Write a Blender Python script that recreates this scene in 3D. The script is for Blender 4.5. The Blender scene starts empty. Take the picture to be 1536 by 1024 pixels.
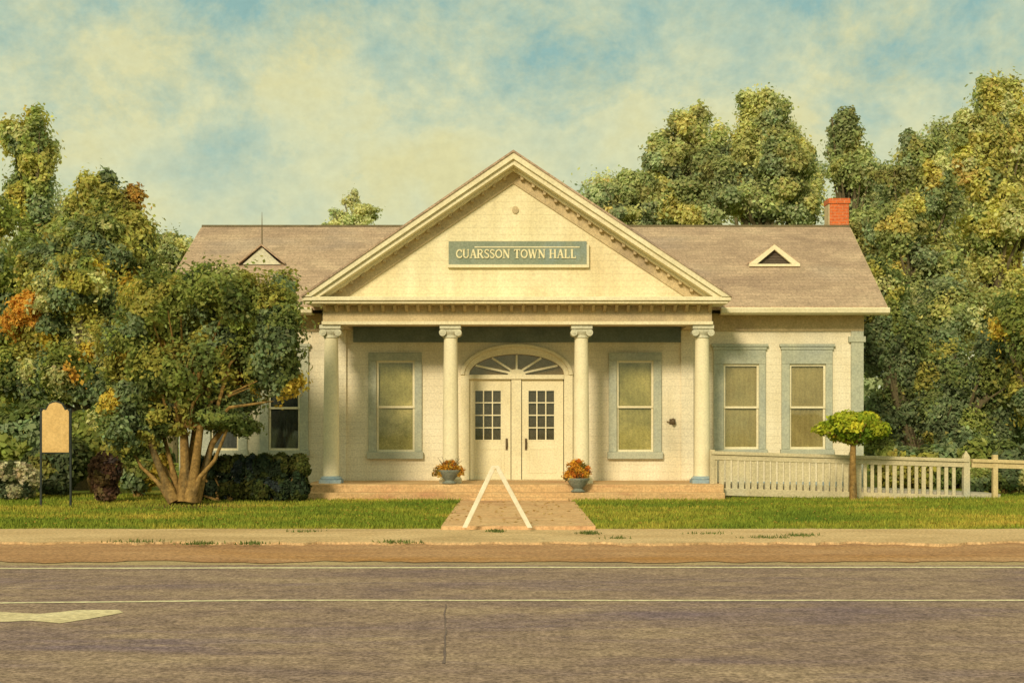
import bpy, math, random
import numpy as np
from mathutils import Vector, noise as mnoise
random.seed(7); RNG = np.random.default_rng(7)
sc = bpy.context.scene
col = sc.collection
R = math.radians
CAMZ = 1.65
F = 2000.0
def X(px, Y): return (px - 768.0) * Y / F
def Z(py, Y): return CAMZ - (py - 640.0) * Y / F

# ------------------------------------------------------------ materials
def nodes(name):
    m = bpy.data.materials.new(name); m.use_nodes = True
    nt = m.node_tree; b = nt.nodes['Principled BSDF']
    return m, nt, b
def N(nt, t, **kw):
    n = nt.nodes.new(t)
    for k, v in kw.items(): setattr(n, k, v)
    return n
def noise(nt, vec, scale, detail=3, rough=.55, dist=0.0):
    n = N(nt, 'ShaderNodeTexNoise'); n.inputs['Scale'].default_value = scale
    n.inputs['Detail'].default_value = detail; n.inputs['Roughness'].default_value = rough
    n.inputs['Distortion'].default_value = dist
    nt.links.new(vec, n.inputs['Vector']); return n
def ramp(nt, fac, stops):
    r = N(nt, 'ShaderNodeValToRGB'); e = r.color_ramp.elements
    while len(e) < len(stops): e.new(.5)
    for el, (p, c) in zip(e, stops):
        el.position = p; el.color = (*c, 1) if len(c) == 3 else c
    nt.links.new(fac, r.inputs['Fac']); return r
def mix(nt, fac, a, b, blend='MIX'):
    m = N(nt, 'ShaderNodeMix', data_type='RGBA', blend_type=blend)
    if isinstance(fac, float): m.inputs[0].default_value = fac
    else: nt.links.new(fac, m.inputs[0])
    for i, v in ((6, a), (7, b)):
        if isinstance(v, tuple): m.inputs[i].default_value = (*v, 1)
        else: nt.links.new(v, m.inputs[i])
    return m.outputs[2]
def coords(nt, scale=(1, 1, 1)):
    g = N(nt, 'ShaderNodeNewGeometry')
    if scale == (1, 1, 1): return g.outputs['Position']
    mp = N(nt, 'ShaderNodeMapping'); mp.inputs['Scale'].default_value = scale
    nt.links.new(g.outputs['Position'], mp.inputs['Vector']); return mp.outputs[0]
def grain(nt, colr, amt=.16, scale=26):
    """fine stipple, like rough weathered surface"""
    n = noise(nt, coords(nt), scale, 2, .7)
    r = ramp(nt, n.outputs['Fac'], [(.32, (1 - amt * 1.3,) * 3), (.68, (1 + amt,) * 3)])
    return mix(nt, 1.0, colr, r.outputs[0], 'MULTIPLY')
def bump(nt, b, h, strength=.3, dist=.02):
    bp = N(nt, 'ShaderNodeBump'); bp.inputs['Strength'].default_value = strength
    bp.inputs['Distance'].default_value = dist
    nt.links.new(h, bp.inputs['Height']); nt.links.new(bp.outputs[0], b.inputs['Normal'])
def mottled(name, c1, c2, scale=1.2, rough=.75, g=.14, c3=None, stretch=(1, 1, 1), bs=.25, gs=26, spec=.12, clap=0):
    m, nt, b = nodes(name)
    v = coords(nt, stretch)
    n = noise(nt, v, scale, 5, .6, .4)
    st = [(.3, c1), (.7, c2)]
    c = ramp(nt, n.outputs['Fac'], st).outputs[0]
    if c3:
        n2 = noise(nt, v, scale * .43 + .1, 4, .6, .3)
        f = ramp(nt, n2.outputs['Fac'], [(.52, (0, 0, 0)), (.72, (1, 1, 1))])
        c = mix(nt, f.outputs[0], c, c3)
    c = grain(nt, c, g, gs)
    if clap:
        sp = N(nt, 'ShaderNodeSeparateXYZ'); nt.links.new(coords(nt), sp.inputs[0])
        mu = N(nt, 'ShaderNodeMath', operation='MULTIPLY'); mu.inputs[1].default_value = 1 / clap
        nt.links.new(sp.outputs['Z'], mu.inputs[0])
        fr = N(nt, 'ShaderNodeMath', operation='FRACT'); nt.links.new(mu.outputs[0], fr.inputs[0])
        ln = ramp(nt, fr.outputs[0], [(0, (.82, .80, .76)), (.1, (1, 1, 1))])
        c = mix(nt, 1.0, c, ln.outputs[0], 'MULTIPLY')
        ns = noise(nt, coords(nt, (1.6, 1.6, .2)), 1.2, 4, .55)
        st_ = ramp(nt, ns.outputs['Fac'], [(.34, (.84, .82, .76)), (.56, (1, 1, 1))])
        c = mix(nt, .75, c, st_.outputs[0], 'MULTIPLY')
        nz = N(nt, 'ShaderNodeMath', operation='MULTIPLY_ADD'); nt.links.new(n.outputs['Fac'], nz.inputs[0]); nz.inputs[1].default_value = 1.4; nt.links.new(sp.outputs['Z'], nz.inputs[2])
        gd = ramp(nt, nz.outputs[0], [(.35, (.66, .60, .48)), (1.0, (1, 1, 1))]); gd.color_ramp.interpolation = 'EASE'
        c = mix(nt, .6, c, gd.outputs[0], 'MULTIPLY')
        iv = N(nt, 'ShaderNodeMath', operation='SUBTRACT'); iv.inputs[0].default_value = 1
        nt.links.new(fr.outputs[0], iv.inputs[1])
        bump(nt, b, iv.outputs[0], .35, .012)
    else:
        nb = noise(nt, coords(nt), gs * .8, 4, .7)
        bump(nt, b, nb.outputs['Fac'], bs, .02)
    nt.links.new(c, b.inputs['Base Color'])
    b.inputs['Roughness'].default_value = rough
    b.inputs['Specular IOR Level'].default_value = spec
    return m
M = {}
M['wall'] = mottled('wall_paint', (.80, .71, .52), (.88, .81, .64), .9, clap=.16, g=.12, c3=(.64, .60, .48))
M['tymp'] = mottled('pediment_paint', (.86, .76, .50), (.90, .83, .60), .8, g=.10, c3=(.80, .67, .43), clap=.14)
M['trim'] = mottled('cream_trim', (.76, .68, .46), (.86, .79, .57), 1.5, g=.10)
M['shade_trim'] = mottled('shaded_tan_trim', (.52, .41, .24), (.68, .55, .34), 1.7, g=.14, c3=(.42, .33, .22))  # tan trim, with shade under eaves and cornice painted into its tone
M['column'] = mottled('column_paint', (.80, .72, .50), (.88, .80, .58), 1.5, g=.08, c3=(.72, .66, .50))
M['blue'] = mottled('grey_blue_paint', (.38, .41, .34), (.52, .53, .41), 2.0, g=.14, c3=(.40, .43, .38))
M['capital'] = mottled('capital_paint', (.56, .55, .43), (.70, .67, .51), 4, g=.14)
M['plinth'] = mottled('plinth_paint', (.26, .37, .46), (.46, .52, .50), 3, g=.12)
M['porch_shade'] = mottled('porch_shade_paint', (.15, .19, .18), (.24, .28, .25), 2, g=.12)  # porch shadow painted in as a dark grey green
M['roof'] = None
M['porch'] = mottled('porch_base', (.56, .35, .17), (.70, .49, .26), 2.2, g=.18, c3=(.52, .27, .15), stretch=(.6, 1, 3))
M['path'] = mottled('brick_path', (.62, .37, .19), (.74, .50, .28), 1.6, g=.20, c3=(.50, .27, .15), gs=18)
M['chimney'] = None
M['dark'] = mottled('dark_metal', (.02, .03, .03), (.05, .055, .05), 4, rough=.5)
M['iron'] = mottled('bronze_handle', (.10, .07, .04), (.18, .13, .07), 6, rough=.4)
M['signboard'] = mottled('sign_board', (.22, .27, .21), (.31, .34, .26), 3, g=.12, c3=(.27, .34, .33))
M['letters'] = mottled('letter_paint', (.80, .72, .46), (.88, .80, .54), 5, g=.05)
M['marker'] = mottled('marker_face', (.62, .40, .16), (.74, .50, .22), 3, g=.12)
M['white'] = mottled('white_frame', (.72, .66, .52), (.84, .78, .64), 5, g=.06)
M['rail'] = mottled('weathered_white_rail', (.52, .45, .29), (.68, .59, .39), 1.5, g=.14, c3=(.46, .46, .38))
M['railwood'] = mottled('bare_wood_rail', (.56, .44, .22), (.68, .54, .30), 2.5, g=.12)
M['deck'] = mottled('ramp_deck', (.40, .38, .32), (.52, .48, .38), 2.0)
M['pot'] = mottled('grey_pot', (.17, .19, .16), (.28, .30, .25), 8, g=.15)
M['soil'] = mottled('mulch', (.10, .06, .03), (.20, .11, .05), 6)
M['blind'] = mottled('shade_with_reflection', (.30, .28, .11), (.66, .57, .25), 1.5, g=.18, c3=(.95, .80, .42))  # curtain cloth with cloudy gold pane reflections painted into its colours
M['blind2'] = mottled('olive_window_shade', (.38, .31, .15), (.58, .48, .25), 1.8, g=.15, c3=(.46, .42, .24))
M['slate'] = mottled('blue_grey_window_shade', (.10, .12, .15), (.20, .21, .21), 2)
M['interior'] = mottled('dark_room', (.08, .062, .05), (.14, .11, .08), 3)
M['bark'] = mottled('bark', (.20, .12, .04), (.40, .25, .085), 3, g=.3, stretch=(3, 3, .6), bs=.8, gs=14, c3=(.13, .10, .05))
M['bark_far'] = mottled('far_bark', (.12, .10, .06), (.20, .16, .09), 3, g=.2)
M['line'] = mottled('road_paint', (.66, .58, .38), (.80, .72, .50), 3, g=.22, gs=14)
M['line_old'] = mottled('faded_yellow_paint', (.60, .49, .29), (.78, .67, .44), 1.3, g=.22, gs=14)
M['seam'] = mottled('road_crack', (.15, .11, .11), (.22, .16, .14), 3)

def mk_roof():
    m, nt, b = nodes('brown_shingles')
    n = noise(nt, coords(nt, (.5, .8, .8)), 1.0, 5, .6, .5)
    c = ramp(nt, n.outputs['Fac'], [(.3, (.34, .235, .17)), (.5, (.45, .32, .225)), (.72, (.55, .41, .285))]).outputs[0]
    n2 = noise(nt, coords(nt, (.35, .5, .5)), .9, 3)
    f = ramp(nt, n2.outputs['Fac'], [(.55, (0, 0, 0)), (.75, (.7, .7, .7))])
    c = mix(nt, f.outputs[0], c, (.33, .27, .24))
    br = N(nt, 'ShaderNodeTexBrick'); br.inputs['Scale'].default_value = 1
    sp = N(nt, 'ShaderNodeSeparateXYZ'); nt.links.new(coords(nt), sp.inputs[0])
    cb = N(nt, 'ShaderNodeCombineXYZ'); nt.links.new(sp.outputs['X'], cb.inputs[0]); nt.links.new(sp.outputs['Z'], cb.inputs[1])
    nt.links.new(cb.outputs[0], br.inputs['Vector'])
    br.inputs['Brick Width'].default_value = .3; br.inputs['Row Height'].default_value = .09
    br.inputs['Mortar Size'].default_value = .008; br.inputs['Mortar Smooth'].default_value = .6
    br.inputs['Color1'].default_value = (1.1, 1.1, 1.1, 1); br.inputs['Color2'].default_value = (.84, .84, .84, 1)
    br.inputs['Mortar'].default_value = (.7, .7, .7, 1)
    c = mix(nt, .8, c, br.outputs['Color'], 'MULTIPLY')
    c = grain(nt, c, .22, 20)
    nt.links.new(c, b.inputs['Base Color']); b.inputs['Roughness'].default_value = .9
    bump(nt, b, br.outputs['Fac'], -.3, .02)
    return m
M['roof'] = mk_roof()
def mk_brick():
    m, nt, b = nodes('orange_brick')
    br = N(nt, 'ShaderNodeTexBrick'); br.inputs['Scale'].default_value = 1
    sp = N(nt, 'ShaderNodeSeparateXYZ'); nt.links.new(coords(nt), sp.inputs[0])
    ad = N(nt, 'ShaderNodeMath', operation='ADD'); nt.links.new(sp.outputs['X'], ad.inputs[0]); nt.links.new(sp.outputs['Y'], ad.inputs[1])
    cb = N(nt, 'ShaderNodeCombineXYZ'); nt.links.new(ad.outputs[0], cb.inputs[0]); nt.links.new(sp.outputs['Z'], cb.inputs[1])
    nt.links.new(cb.outputs[0], br.inputs['Vector'])
    br.inputs['Brick Width'].default_value = .2; br.inputs['Row Height'].default_value = .075; br.inputs['Mortar Size'].default_value = .008
    br.inputs['Color1'].default_value = (.70, .16, .035, 1); br.inputs['Color2'].default_value = (.56, .115, .03, 1)
    br.inputs['Mortar'].default_value = (.55, .24, .12, 1)
    c = grain(nt, br.outputs['Color'], .18, 18)
    nt.links.new(c, b.inputs['Base Color']); b.inputs['Roughness'].default_value = .85
    return m
M['chimney'] = mk_brick()
def mk_glass():
    m = bpy.data.materials.new('window_glass'); m.use_nodes = True; nt = m.node_tree; nt.nodes.clear()
    o = N(nt, 'ShaderNodeOutputMaterial'); t = N(nt, 'ShaderNodeBsdfTransparent'); g = N(nt, 'ShaderNodeBsdfGlossy')
    t.inputs[0].default_value = (.92, .92, .88, 1); g.inputs['Roughness'].default_value = .06; g.inputs[0].default_value = (.8, .85, .8, 1)
    fr = N(nt, 'ShaderNodeFresnel'); fr.inputs['IOR'].default_value = 1.45
    nn = noise(nt, coords(nt), 1.3, 2); bp = N(nt, 'ShaderNodeBump'); bp.inputs['Strength'].default_value = .05; bp.inputs['Distance'].default_value = .05
    nt.links.new(nn.outputs['Fac'], bp.inputs['Height']); nt.links.new(bp.outputs[0], g.inputs['Normal'])
    mt = N(nt, 'ShaderNodeMath', operation='ADD'); mt.inputs[1].default_value = .015; nt.links.new(fr.outputs[0], mt.inputs[0])
    ms = N(nt, 'ShaderNodeMixShader'); nt.links.new(mt.outputs[0], ms.inputs[0]); nt.links.new(t.outputs[0], ms.inputs[1]); nt.links.new(g.outputs[0], ms.inputs[2])
    nt.links.new(ms.outputs[0], o.inputs[0]); return m
M['glass'] = mk_glass()
def grass_color(nt):
    n = noise(nt, coords(nt, (.35, .75, 1)), .9, 4, .6, .6)
    c = ramp(nt, n.outputs['Fac'], [(.30, (.10, .16, .022)), (.48, (.19, .23, .03)), (.60, (.34, .30, .05)), (.74, (.52, .35, .08))]).outputs[0]
    n2 = noise(nt, coords(nt, (.8, 1.2, 1)), 2.6, 3)
    f = ramp(nt, n2.outputs['Fac'], [(.5, (0, 0, 0)), (.75, (.6, .6, .6))])
    return mix(nt, f.outputs[0], c, (.17, .20, .025))
def mk_grass():
    m, nt, b = nodes('lawn_soil'); c = grain(nt, grass_color(nt), .25, 20)
    nt.links.new(c, b.inputs['Base Color']); b.inputs['Roughness'].default_value = .95; b.inputs['Specular IOR Level'].default_value = .1
    nb = noise(nt, coords(nt), 12, 4); bump(nt, b, nb.outputs['Fac'], .6, .05); return m
M['lawn'] = mk_grass()
def mk_blade():
    m, nt, b = nodes('grass_blades')
    c = mix(nt, 1.0, grass_color(nt), (1.15, 1.15, 1.1), 'MULTIPLY')
    n = noise(nt, coords(nt), 9, 2); r = ramp(nt, n.outputs['Fac'], [(.3, (.6, .6, .6)), (.7, (1.35, 1.35, 1.35))])
    c = mix(nt, 1.0, c, r.outputs[0], 'MULTIPLY')
    nt.links.new(c, b.inputs['Base Color']); b.inputs['Roughness'].default_value = .8; b.inputs['Specular IOR Level'].default_value = .1; return m
M['blade'] = mk_blade()
def mk_asphalt():
    m, nt, b = nodes('asphalt')
    n = noise(nt, coords(nt, (.4, 1.0, 1)), 1.3, 7, .68, .3)
    c = ramp(nt, n.outputs['Fac'], [(.30, (.24, .17, .17)), (.5, (.33, .235, .19)), (.74, (.44, .325, .235))]).outputs[0]
    n2 = noise(nt, coords(nt, (.22, .9, 1)), .75, 6, .65, .4)
    f = ramp(nt, n2.outputs['Fac'], [(.53, (0, 0, 0)), (.68, (.75, .75, .75))])
    c = mix(nt, f.outputs[0], c, (.20, .145, .20))
    c = grain(nt, c, .36, 26)
    c = grain(nt, c, .20, 6)
    v = N(nt, 'ShaderNodeTexVoronoi'); v.inputs['Scale'].default_value = 45; nt.links.new(coords(nt), v.inputs['Vector'])
    r = ramp(nt, v.outputs['Distance'], [(.0, (1.25, 1.25, 1.2)), (.35, (.95, .95, .95))])
    c = mix(nt, .6, c, r.outputs[0], 'MULTIPLY')
    nt.links.new(c, b.inputs['Base Color']); b.inputs['Roughness'].default_value = .9; b.inputs['Specular IOR Level'].default_value = .04
    nb = noise(nt, coords(nt), 60, 3); bump(nt, b, nb.outputs['Fac'], .5, .01); return m
M['asphalt'] = mk_asphalt()
M['shoulder'] = mottled('gravel_shoulder', (.40, .30, .165), (.50, .38, .215), 2, g=.25, stretch=(.3, 1, 1), gs=30, c3=(.28, .21, .15))
M['dirt'] = mottled('dirt_verge', (.36, .19, .095), (.52, .31, .17), 1.6, g=.28, stretch=(.25, 1.2, 1), gs=22, c3=(.40, .20, .07))
M['sidewalk'] = mottled('worn_pavement', (.56, .38, .20), (.72, .52, .30), 1.3, g=.26, stretch=(.5, 1, 1), gs=22, c3=(.42, .28, .14))
def mk_leaf():
    m = bpy.data.materials.new('leaves'); m.use_nodes = True; nt = m.node_tree; nt.nodes.clear()
    o = N(nt, 'ShaderNodeOutputMaterial'); a = N(nt, 'ShaderNodeAttribute'); a.attribute_name = 'Col'
    d = N(nt, 'ShaderNodeBsdfDiffuse'); t = N(nt, 'ShaderNodeBsdfTranslucent'); ms = N(nt, 'ShaderNodeMixShader')
    ms.inputs[0].default_value = .42
    nt.links.new(a.outputs['Color'], d.inputs[0]); nt.links.new(a.outputs['Color'], t.inputs[0])
    nt.links.new(d.outputs[0], ms.inputs[1]); nt.links.new(t.outputs[0], ms.inputs[2]); nt.links.new(ms.outputs[0], o.inputs[0]); return m
M['leaf'] = mk_leaf()

# ------------------------------------------------------------ mesh builder
class MB:
    def __init__(s): s.v = []; s.f = []
    def add(s, vs, fs):
        k = len(s.v); s.v += [tuple(v) for v in vs]; s.f += [tuple(i + k for i in f) for f in fs]; return s
    def box(s, x0, x1, y0, y1, z0, z1):
        return s.add([(x0, y0, z0), (x1, y0, z0), (x1, y1, z0), (x0, y1, z0), (x0, y0, z1), (x1, y0, z1), (x1, y1, z1), (x0, y1, z1)],
            [(0, 3, 2, 1), (4, 5, 6, 7), (0, 1, 5, 4), (1, 2, 6, 5), (2, 3, 7, 6), (3, 0, 4, 7)])
    def prism(s, poly, y0, y1):            # poly in x,z extruded along y
        n = len(poly)
        vs = [(x, y0, z) for x, z in poly] + [(x, y1, z) for x, z in poly]
        fs = [tuple(range(n)), tuple(range(2 * n - 1, n - 1, -1))] + [(i, i + n, (i + 1) % n + n, (i + 1) % n) for i in range(n)]
        return s.add(vs, fs)
    def prismx(s, poly, x0, x1):           # poly in y,z extruded along x
        n = len(poly)
        vs = [(x0, y, z) for y, z in poly] + [(x1, y, z) for y, z in poly]
        fs = [tuple(range(n)), tuple(range(2 * n - 1, n - 1, -1))] + [(i, i + n, (i + 1) % n + n, (i + 1) % n) for i in range(n)]
        return s.add(vs, fs)
    def bar(s, p, q, w, y0, y1):           # flat stroke in xz plane
        dx, dz = q[0] - p[0], q[1] - p[1]; l = math.hypot(dx, dz) or 1; nx, nz = -dz / l * w / 2, dx / l * w / 2
        return s.prism([(p[0] - nx, p[1] - nz), (q[0] - nx, q[1] - nz), (q[0] + nx, q[1] + nz), (p[0] + nx, p[1] + nz)], y0, y1)
    def lathe(s, prof, cx, cy, n=24, flute=0):   # prof (r,z)
        vs = []
        for r, z in prof:
            for k in range(n):
                a = 2 * math.pi * k / n; vs.append((cx + r * math.cos(a), cy + r * math.sin(a), z))
        fs = []
        for i in range(len(prof) - 1):
            for k in range(n):
                fs.append((i * n + k, i * n + (k + 1) % n, (i + 1) * n + (k + 1) % n, (i + 1) * n + k))
        fs.append(tuple(range(n - 1, -1, -1))); fs.append(tuple((len(prof) - 1) * n + k for k in range(n)))
        return s.add(vs, fs)
    def tube(s, pts, rs, n=8):
        pts = [Vector(p) for p in pts]; vs = []; up = Vector((.13, .97, .2))
        for i, p in enumerate(pts):
            t = (pts[min(i + 1, len(pts) - 1)] - pts[max(i - 1, 0)]).normalized()
            a = t.cross(up)
            if a.length < 1e-3: a = t.cross(Vector((1, 0, 0)))
            a.normalize(); b = t.cross(a)
            for k in range(n):
                th = 2 * math.pi * k / n; vs.append(p + (a * math.cos(th) + b * math.sin(th)) * rs[i])
        fs = []
        for i in range(len(pts) - 1):
            for k in range(n):
                fs.append((i * n + k, i * n + (k + 1) % n, (i + 1) * n + (k + 1) % n, (i + 1) * n + k))
        fs.append(tuple(range(n - 1, -1, -1))); fs.append(tuple((len(pts) - 1) * n + k for k in range(n)))
        return s.add(vs, fs)
    def build(s, name, mat, parent=None, smooth=False, bevel=0):
        me = bpy.data.meshes.new(name); me.from_pydata(s.v, [], s.f); me.update()
        import bmesh
        bm = bmesh.new(); bm.from_mesh(me); bmesh.ops.recalc_face_normals(bm, faces=bm.faces); bm.to_mesh(me); bm.free()
        me.materials.append(mat)
        if smooth:
            me.polygons.foreach_set('use_smooth', [True] * len(me.polygons)); me.set_sharp_from_angle(angle=R(38))
        o = bpy.data.objects.new(name, me); col.objects.link(o)
        if parent is not None:
            o.parent = parent; o.matrix_parent_inverse.identity()
            o.location = -Vector(parent_world(parent))
        if bevel:
            bv = o.modifiers.new('bevel', 'BEVEL'); bv.width = bevel; bv.segments = 2; bv.limit_method = 'ANGLE'
        return o
def parent_world(p):
    v = Vector(p.location)
    while p.parent is not None:
        p = p.parent; v = v + Vector(p.location)
    return v
def tag(o, label=None, cat=None, group=None, kind=None):
    if label: o['label'] = label
    if cat: o['category'] = cat
    if group: o['group'] = group
    if kind: o['kind'] = kind
    return o
def empty(name, loc, label, cat, group=None):
    o = bpy.data.objects.new(name, None); col.objects.link(o); o.location = loc
    o.empty_display_size = .2
    return tag(o, label, cat, group)
def struct(mb, name, mat): return tag(mb.build(name, mat), kind='structure')

# ------------------------------------------------------------ ground, road, pavement
def gz(y): 
    pts = [(-400, -.03), (17.5, -.03), (20.2, .02), (20.5, .10), (24, .12), (27, .14), (900, .14)]
    for (a, za), (b_, zb) in zip(pts, pts[1:]):
        if y <= b_: return za + (zb - za) * (y - a) / (b_ - a)
    return .14
g = MB(); ys = [-400, -30, 17.5, 20.2, 20.5, 22, 24, 25.5, 27, 40, 100, 900]
xs = [-500, -60, -20, 0, 20, 60, 500]
g.add([(x, y, gz(y)) for y in ys for x in xs], [(j * 7 + i, j * 7 + i + 1, (j + 1) * 7 + i + 1, (j + 1) * 7 + i) for j in range(len(ys) - 1) for i in range(6)])
struct(g, 'ground', M['lawn'])
def wavy_sheet(name, y0, y1, z, mat, a0=0.0, a1=0.0, x0=-70, x1=70, thick=0, seed=0, zf=None):
    m = MB(); n = int((x1 - x0) / .16); vs = []
    for i in range(n + 1):
        x = x0 + (x1 - x0) * i / n
        w0 = a0 * (mnoise.noise((x * .8, seed, 0)) + .5 * mnoise.noise((x * 2.3, seed, 4)) + .35 * random.uniform(-1, 1))
        w1 = a1 * (mnoise.noise((x * .8, seed + 9, 0)) + .5 * mnoise.noise((x * 3.1, seed + 9, 4)))
        vs += [(x, y0 + w0, z if zf is None else zf), (x, y1 + w1, z)]
    m.add(vs, [(2 * i, 2 * i + 2, 2 * i + 3, 2 * i + 1) for i in range(n)])
    if thick:
        vs2 = [];
        for i in range(n + 1): vs2 += [vs[2 * i], (vs[2 * i][0], vs[2 * i][1], z - thick)]
        m.add(vs2, [(2 * i, 2 * i + 1, 2 * i + 3, 2 * i + 2) for i in range(n)])
    return struct(m, name, mat)
wavy_sheet('road', -3.0, 15.95, 0.0, M['asphalt'], 0, .06, seed=1)
wavy_sheet('road_shoulder', 15.7, 16.75, -.004, M['shoulder'], 0, .15, seed=2)
wavy_sheet('dirt_verge', 16.3, 18.3, .075, M['dirt'], .22, 0, seed=3, zf=.004)
wavy_sheet('pavement', 18.0, 20.4, .095, M['sidewalk'], .32, .16, seed=4, thick=.1)
struct(MB().box(X(690, 27.5), X(860, 27.5), 20.2, 27.48, -.02, .148), 'path', M['path'])
# painted markings
def line(name, y, w, x0, x1, mat, bend=None):
    m = MB(); n = int((x1 - x0) / .25); vs = []
    for i in range(n + 1):
        x = x0 + (x1 - x0) * i / n; yy = y + (bend(x) if bend else 0) + .012 * mnoise.noise((x * 1.3, y, 0))
        ww = w / 2 * (1 + .25 * mnoise.noise((x * 4, y, 2)))
        vs += [(x, yy - ww, .004), (x, yy + ww, .004)]
    m.add(vs, [(2 * i, 2 * i + 2, 2 * i + 3, 2 * i + 1) for i in range(n)]); return struct(m, name, mat)
line('road_edge_line', 15.66, .13, -60, 60, M['line'], lambda x: -.02 * abs(min(0, x)))
line('road_centre_line', 12.68, .085, -60, 60, M['line'], lambda x: -.075 * max(0, -x - 2.4))
pts_t = [(-200, 909), (0, 917), (60, 920), (120, 914), (178, 914)]
pts_b = [(185, 918), (130, 928), (90, 934), (45, 930), (0, 932), (-200, 938)]
def gp(px, py, z=.004):
    Y = (CAMZ - z) * F / (py - 640); return (X(px, Y), Y, z)
m = MB(); pp = [gp(*p) for p in pts_t + pts_b]; m.add(pp, [tuple(range(len(pp)))]); struct(m, 'faded_road_marking', M['line_old'])
m = MB(); vs = []
for i in range(26):
    y = 12.4 - i * 3.1 / 25; x = -.62 + .15 * i / 25 + .015 * mnoise.noise((y * 2, 0, 0)); w = .006 + .012 * abs(mnoise.noise((y * 2, 5, 0)))
    vs += [(x - w, y, .0035), (x + w, y, .0035)]
m.add(vs, [(2 * i, 2 * i + 1, 2 * i + 3, 2 * i + 2) for i in range(25)]); struct(m, 'road_crack', M['seam'])

# ------------------------------------------------------------ foliage
def leaf_mesh(name, blobs, n, leaf, palette, parent=None, clump=None, hollow=.55, jitter=.18, noise_amp=.35, fringe=0.0, seed=None, dark=None):
    rng = np.random.default_rng(seed if seed is not None else RNG.integers(1 << 30))
    bl = np.array(blobs, float); vol = bl[:, 3] * bl[:, 4] * bl[:, 5]; w = vol ** .75; w /= w.sum()
    bi = rng.choice(len(bl), n, p=w); B = bl[bi]
    d = rng.normal(size=(n, 3)); d /= np.linalg.norm(d, axis=1)[:, None]
    r = hollow + (1 - hollow) * rng.random(n) ** .7
    # uneven outline: radius modulated by low frequency direction lobes per blob
    ph = rng.random((len(bl), 4, 3)) * 6.28; fr = rng.integers(2, 6, (len(bl), 4, 3))
    mod = np.zeros(n)
    for k in range(4):
        mod += np.sin(d[:, 0] * fr[bi, k, 0] + ph[bi, k, 0]) * np.sin(d[:, 1] * fr[bi, k, 1] + ph[bi, k, 1] + d[:, 2] * fr[bi, k, 2])
    r = r * (1 + noise_amp * mod / 2.2)
    fz = rng.random(n) < fringe; r = np.where(fz, r * (.95 + .75 * rng.random(n) ** 2), r)
    c = B[:, :3] + d * B[:, 3:6] * r[:, None]
    # tufts
    tn = 8; tc = c[rng.choice(n, tn)]
    c = c * .62 + tc[rng.integers(0, tn, n)] * 0 + c * .38
    # clump colours
    ck = clump or max(10, int(n / 450)); cc = c[rng.choice(n, ck)]
    cl = np.zeros(n, int); 
    for s0 in range(0, n, 4000):
        cl[s0:s0 + 4000] = ((c[s0:s0 + 4000, None, :] - cc[None]) ** 2).sum(2).argmin(1)
    pal = np.array([p[:3] for p in palette]); pw = np.array([p[3] for p in palette], float)
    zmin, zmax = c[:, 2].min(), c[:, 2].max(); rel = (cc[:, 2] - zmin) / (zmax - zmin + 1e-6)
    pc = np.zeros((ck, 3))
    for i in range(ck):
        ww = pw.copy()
        if dark is not None:             # darker leaf colours favoured low in the crown, shade painted in
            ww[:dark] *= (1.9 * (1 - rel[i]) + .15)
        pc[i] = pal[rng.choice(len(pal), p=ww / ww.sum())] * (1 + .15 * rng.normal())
    colr = np.clip(pc[cl] * (1 + jitter * rng.normal(size=(n, 1))) * (1 + .05 * rng.normal(size=(n, 3))), .004, .9)
    # mix toward a neighbouring clump for soft borders
    sw = rng.random(n) < .12; colr[sw] = (colr[sw] + pal[rng.choice(len(pal), sw.sum(), p=pw / pw.sum())]) / 2
    nr = d + rng.normal(size=(n, 3)) * .55; nr[:, 2] += .25; nr /= np.linalg.norm(nr, axis=1)[:, None]
    a = np.cross(nr, rng.normal(size=(n, 3))); a /= np.linalg.norm(a, axis=1)[:, None]; b = np.cross(nr, a)
    s = leaf * (.55 + .8 * rng.random(n))[:, None]; asp = (.45 + .3 * rng.random(n))[:, None]
    v = np.stack([c - a * s, c - b * s * asp + a * s * .1, c + a * s, c + b * s * asp - a * s * .1], 1).reshape(-1, 3)
    v[:, 2] = np.maximum(v[:, 2], .13)
    me = bpy.data.meshes.new(name); me.vertices.add(4 * n); me.vertices.foreach_set('co', v.ravel())
    me.loops.add(4 * n); me.loops.foreach_set('vertex_index', np.arange(4 * n)); me.polygons.add(n)
    me.polygons.foreach_set('loop_start', np.arange(0, 4 * n, 4))
    me.update(calc_edges=True)
    at = me.color_attributes.new('Col', 'FLOAT_COLOR', 'POINT')
    cc4 = np.ones((4 * n, 4)); cc4[:, :3] = np.repeat(colr, 4, 0); at.data.foreach_set('color', cc4.ravel())
    me.materials.append(M['leaf'])
    o = bpy.data.objects.new(name, me); col.objects.link(o)
    if parent is not None: o.parent = parent; o.location = -parent_world(parent)
    return o
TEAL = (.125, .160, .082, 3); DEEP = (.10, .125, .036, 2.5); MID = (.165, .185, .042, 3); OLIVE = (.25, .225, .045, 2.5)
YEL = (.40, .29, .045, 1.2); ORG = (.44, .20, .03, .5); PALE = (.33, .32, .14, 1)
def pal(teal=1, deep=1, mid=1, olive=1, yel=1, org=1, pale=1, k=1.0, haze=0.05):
    hz = np.array((.44, .46, .27)); out = []  # haze: pale air of distance painted into the leaf colours
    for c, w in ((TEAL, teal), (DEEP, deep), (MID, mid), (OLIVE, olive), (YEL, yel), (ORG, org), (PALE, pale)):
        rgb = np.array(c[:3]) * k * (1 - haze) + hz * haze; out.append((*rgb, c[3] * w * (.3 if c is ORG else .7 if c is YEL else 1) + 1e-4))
    return [(min(.72, a * 1.8), min(.7, b * 1.85), c * 1.85, w) for a, b, c, w in out]
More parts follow.
